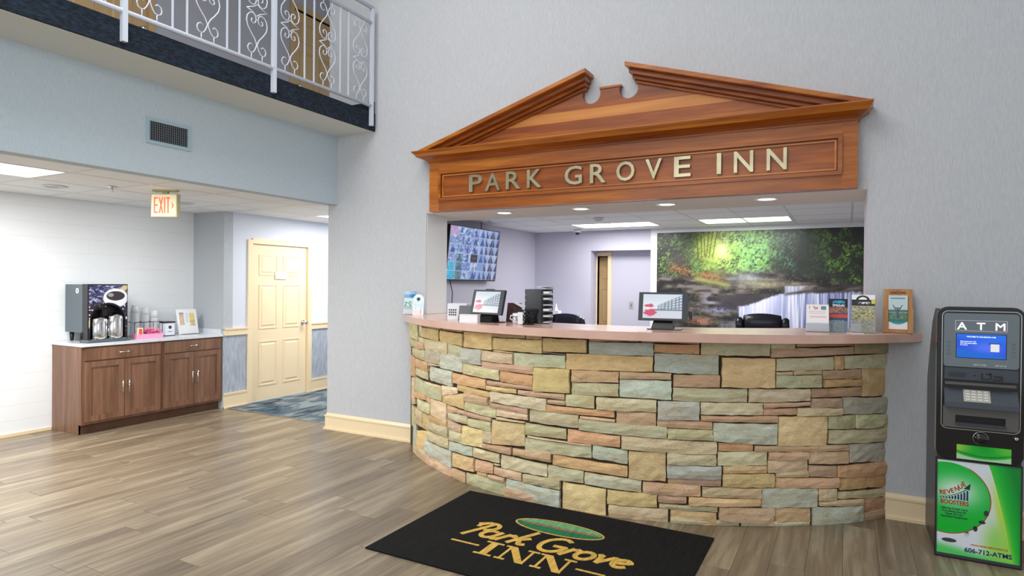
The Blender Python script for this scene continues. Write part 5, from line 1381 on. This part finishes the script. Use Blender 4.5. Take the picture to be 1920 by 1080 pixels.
bt = MB().box(0, .016, -.0196, -.018, 0, .010).mesh('function_key', bevel=.001); bt.materials.append(M_grey)
for s_ in (0, 1):
    for k in range(4): o = link('function_key', bt, None, am); o.location = (.046 if s_ == 0 else .343, 0, 1.180+k*.022)
for a_, c_ in ((.17, .23), (.27, .32)): MB().box(a_, c_, -.0186, -.018, 1.124, 1.131).build('lettering_strip', mat('pale_lettering', (196,204,210), (130,140,146), rough=.4, scale=200, lo=.45, hi=.55), am)
M_slate = mat('slate_plastic', (70,76,86), rough=.4); M_taupe = mat('taupe_plastic', (96,94,92), rough=.35)
MB().box(.034, .372, -.024, -.012, 1.040, 1.106).build('slot_band', M_slate, am, bevel=.003)
MB().box(.056, .134, -.027, -.0235, 1.072, 1.079).box(.056, .130, -.030, -.0235, 1.060, 1.068).build('receipt_slot', M_dgrey, am, bevel=.001)
b = MB(); b.box(.206, .212, -.027, -.0238, 1.048, 1.082).box(.212, .246, -.027, -.0238, 1.048, 1.054).box(.228, .250, -.027, -.0238, 1.075, 1.083).box(.246, .252, -.027, -.0238, 1.048, 1.083).box(.258, .300, -.029, -.0238, 1.046, 1.052).box(.296, .302, -.029, -.0238, 1.052, 1.070).box(.262, .302, -.031, -.0238, 1.066, 1.071)
b.build('card_slot', M_blackg, am, bevel=.001)
MB().rings([(.004, -.0265), (.004, -.0235)], c=(.176, 0, 1.066), n=12, axis='y').build('indicator', M_black, am)
# keypad recess: sloped shelf under a dark gap
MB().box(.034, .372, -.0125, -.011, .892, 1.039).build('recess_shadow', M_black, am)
MB().box(.036, .360, -.048, -.013, 1.012, 1.026).build('upper_lip', M_taupe, am, bevel=.003)
MB().hexa([(.034,-.060,.885),(.372,-.060,.885),(.372,-.012,.885),(.034,-.012,.885)], [(.034,-.058,.912),(.372,-.058,.912),(.372,-.0125,.990),(.034,-.0125,.990)]).build('keypad_shelf', M_slate, am)
Mk = T(.185, -.0362, .9515) @ Matrix.Rotation(math.atan2(.078, .0455), 4, 'X')
kp = MB(Mk).box(-.062, .062, -.038, .036, 0, .004).build('keypad', mat('keypad_steel', (190,188,180), rough=.35, metal=.5), am, bevel=.001)
M_key = mat('key_steel', (222,220,210), rough=.3, metal=.3)
for i in range(4):
    for k in range(4): MB(Mk).box(-.052+i*.028, -.032+i*.028, -.031+k*.0165, -.019+k*.0165, .004, .0075).build('key', M_key, kp, bevel=.0015)
# cash tray block
b = MB(); b.box(.030, .376, -.030, -.013, .765, .788).box(.030, .376, -.030, -.013, .836, .884).box(.030, .088, -.030, -.013, .788, .836).box(.318, .376, -.030, -.013, .788, .836)
b.build('cash_door_frame', M_taupe, am, bevel=.002)
MB().box(.088, .318, -.016, -.0125, .788, .836).build('cash_slot', M_black, am)
MB().box(.088, .318, -.040, -.016, .782, .796).build('cash_tray', M_dgrey, am, bevel=.003)
b = MB(); b.rings([(.034, -.014), (.034, -.030), (.028, -.040), (.012, -.044), (.001, -.045)], c=(.208, 0, .712), n=26, axis='y'); b.build('round_lock_cover', M_blackg, am)
b = MB(); b.rings([(.036, -.014), (.036, -.022), (.034, -.022), (.034, -.014)], c=(.208, 0, .712), n=30, axis='y', cap=False); b.build('lock_ring', M_chrome, am)
kl = MB().rings([(.018, -.014), (.018, -.018), (.011, -.020)], c=(.368, 0, .728), n=20, axis='y').build('key_lock', M_black, am)
MB().rings([(.009, -.0195), (.009, -.026), (.005, -.027)], c=(.368, 0, .728), n=16, axis='y').build('lock_barrel', M_chrome, kl)
def green(U, V, X, Y):
    c = np.zeros(U.shape+(3,)) + np.array([24,190,60.]); c = mixc(c, (150,226,90), np.exp(-((V-.15)/.25)**2)*.6); return c
def art_stick(U, V):
    c = np.zeros(U.shape+(3,)) + np.array([20,180,50.]); c = mixc(c, (170,214,70), sm(.5,1,V+.3*(1-U))*sm(.4,.0,U)*.9); cv = .55-.9*U*(1-U)*1.2; c = mixc(c, (10,120,40), sm(.06,.02,np.abs(V-cv))*.9); c = mixc(c, (196,230,190), sm(.03,-.03,V-cv+.16)*.9); c = mixc(c, (120,220,60), sm(.55,.95,U)*sm(.3,.7,V)*.7); return c
picture('small_green_sticker', .250, .082, 70, 30, art_stick, M_print, am, T(.098, -.0150, .584))
def art_poster(U, V):
    X, Y = U*.384, V*.540
    c = np.zeros(U.shape+(3,)) + np.array([16,176,56.]); c = mixc(c, (190,214,236), sm(.32,.40,U)*sm(1.0,.2,V*.0+U)*.0)
    # right dark sweep, white sweep, lime sweep
    xe = .93 + .22*(V-1)*(V-1)*.0 - .0; r1 = .62+.30*(1-V)**.8
    c = np.where((U < r1)[..., None], np.array([226,232,242.]), c); c = mixc(c, (60,206,60), sm(0,.01,U-r1)*sm(.15,.0,U-r1)*.9); c = mixc(c, (8,140,50), sm(.10,.28,U-r1))
    c = mixc(c, (190,232,70), np.exp(-((U-r1+.03)/.05)**2)*sm(1,.5,V)*.9); c = mixc(c, (150,226,80), ((U < r1)*sm(.45,.05,V)*sm(.45,.75,U)).astype(float)*.9)
    c = mixc(c, (60,206,80), sm(.16,.05,V+.12*U-.0)*.85); c = mixc(c, (150,222,90), np.exp(-(((U-.72)/.12)**2+((V-.22)/.2)**2))*.8)
    # big green disc
    d = np.hypot(X-.045, Y-.325); inside = sm(.205,.2035,d); g = np.zeros_like(c)+np.array([10,186,52.]); g = mixc(g, (206,240,214), np.exp(-(((X-.09)/.12)**2+((Y-.365)/.09)**2))*1.1); g = mixc(g, (10,160,60), sm(.15,.02,Y)*.4); g = mixc(g, (170,220,110), sm(.15,.06,Y)*sm(.0,.12,X)*.5)
    c = c*(1-inside[..., None]) + g*inside[..., None]; c = mixc(c, (160,60,20), sm(.0032,.0018,np.abs(d-.2065))*sm(.52,.49,Y))
    c = mixc(c, (20,170,70), (Y < .07)*sm(.10,.0,np.abs(X-.02)-.2)*.0)
    # little dark pictograms
    for cx, cy, rx, ry, col in ((.232,.262,.012,.017,(40,60,50)), (.213,.208,.016,.010,(30,40,60)), (.182,.166,.011,.016,(20,40,40)), (.142,.128,.014,.016,(200,206,210)), (.142,.138,.011,.007,(110,80,90)), (.060,.078,.036,.012,(40,50,40))):
        c = mixc(c, col, sm(1.1,.85,((X-cx)/rx)**2+((Y-cy)/ry)**2)*.9)
    return c
po = picture('advert_panel', .384, .540, 230, 320, art_poster, M_print, am, T(.009, -.0068, .026))
M_tr = mat('advert_red', (176,40,40)); M_tb = mat('advert_navy', (24,44,110)); M_tk = mat('advert_dark', (30,60,50)); M_to = mat('advert_orange', (206,110,40))
yT = -.0074
w1 = 'REVENUE'
for i, ch in enumerate(w1):
    text('advert_text', ch, .036, M_tr, po, T(.020+i*.0186, yT, .364+.0004*i+.0016*i*i) @ Matrix.Rotation(R_(-(4+3.4*i)), 4, 'Y'), depth=.0005, bold=.0009, align='LEFT', sx=.88)
text('advert_text', 'BOOSTERS', .035, M_tr, po, T(.092, yT, .314), depth=.0005, bold=.0009, sx=.80)
b = MB()
for i in range(10): b.box(.022+i*.0140, .0305+i*.0140, yT-.0003, yT+.0002, .345, .350+.00055*i*i+.0008*i)
b.build('advert_bars', M_tb, po)
b = MB(); P = [(.020+.0125*i, .354+.00045*i*i+.0004*i) for i in range(11)]
for p, q in zip(P, P[1:]): b.prism([(p[0], p[1]), (q[0]+.0006, q[1]), (q[0]+.0006, q[1]+.0012+.0004*P.index(p)), (p[0], p[1]+.001+.0004*P.index(p))], 'y', yT-.0008, yT-.0004)
b.prism([(.134,.412), (.166,.445), (.163,.408)], 'y', yT-.0012, yT-.0009).build('advert_arrow', M_tk, po)
for k, s_ in enumerate(('Offering Credit Card', 'Processing And All', 'Types of Coin', 'Operated Equipment')): text('advert_text', s_, .0150, M_tk, po, T(.090, yT, .284-.0158*k), depth=.0005, bold=.0004)
text('advert_text', 'www.revenueboosters.us', .0165, M_to, po, T(.255, yT, .094), depth=.0005, bold=.0005)
text('advert_text', '606-712-ATMS', .036, M_tb, po, T(.250, yT, .052), depth=.0005, bold=.0009, sx=.98)
b = MB(); ring(b, rrect(.004,.398,.010,.572,.004,2), rrect(.009,.393,.026,.566,.003,2), -.0095, -.006); b.build('advert_frame', M_dgrey, am)
b = MB()
for x in (.03, AW-.03):
    for y in (.04, .49): b.rings([(.018, 0), (.018, .006)], c=(x, y, -.0), n=12)
b.build('levelling_foot', M_black, am)
print('objects', len(bpy.data.objects), 'tris', sum(len(m.polygons)*2 for m in bpy.data.meshes))
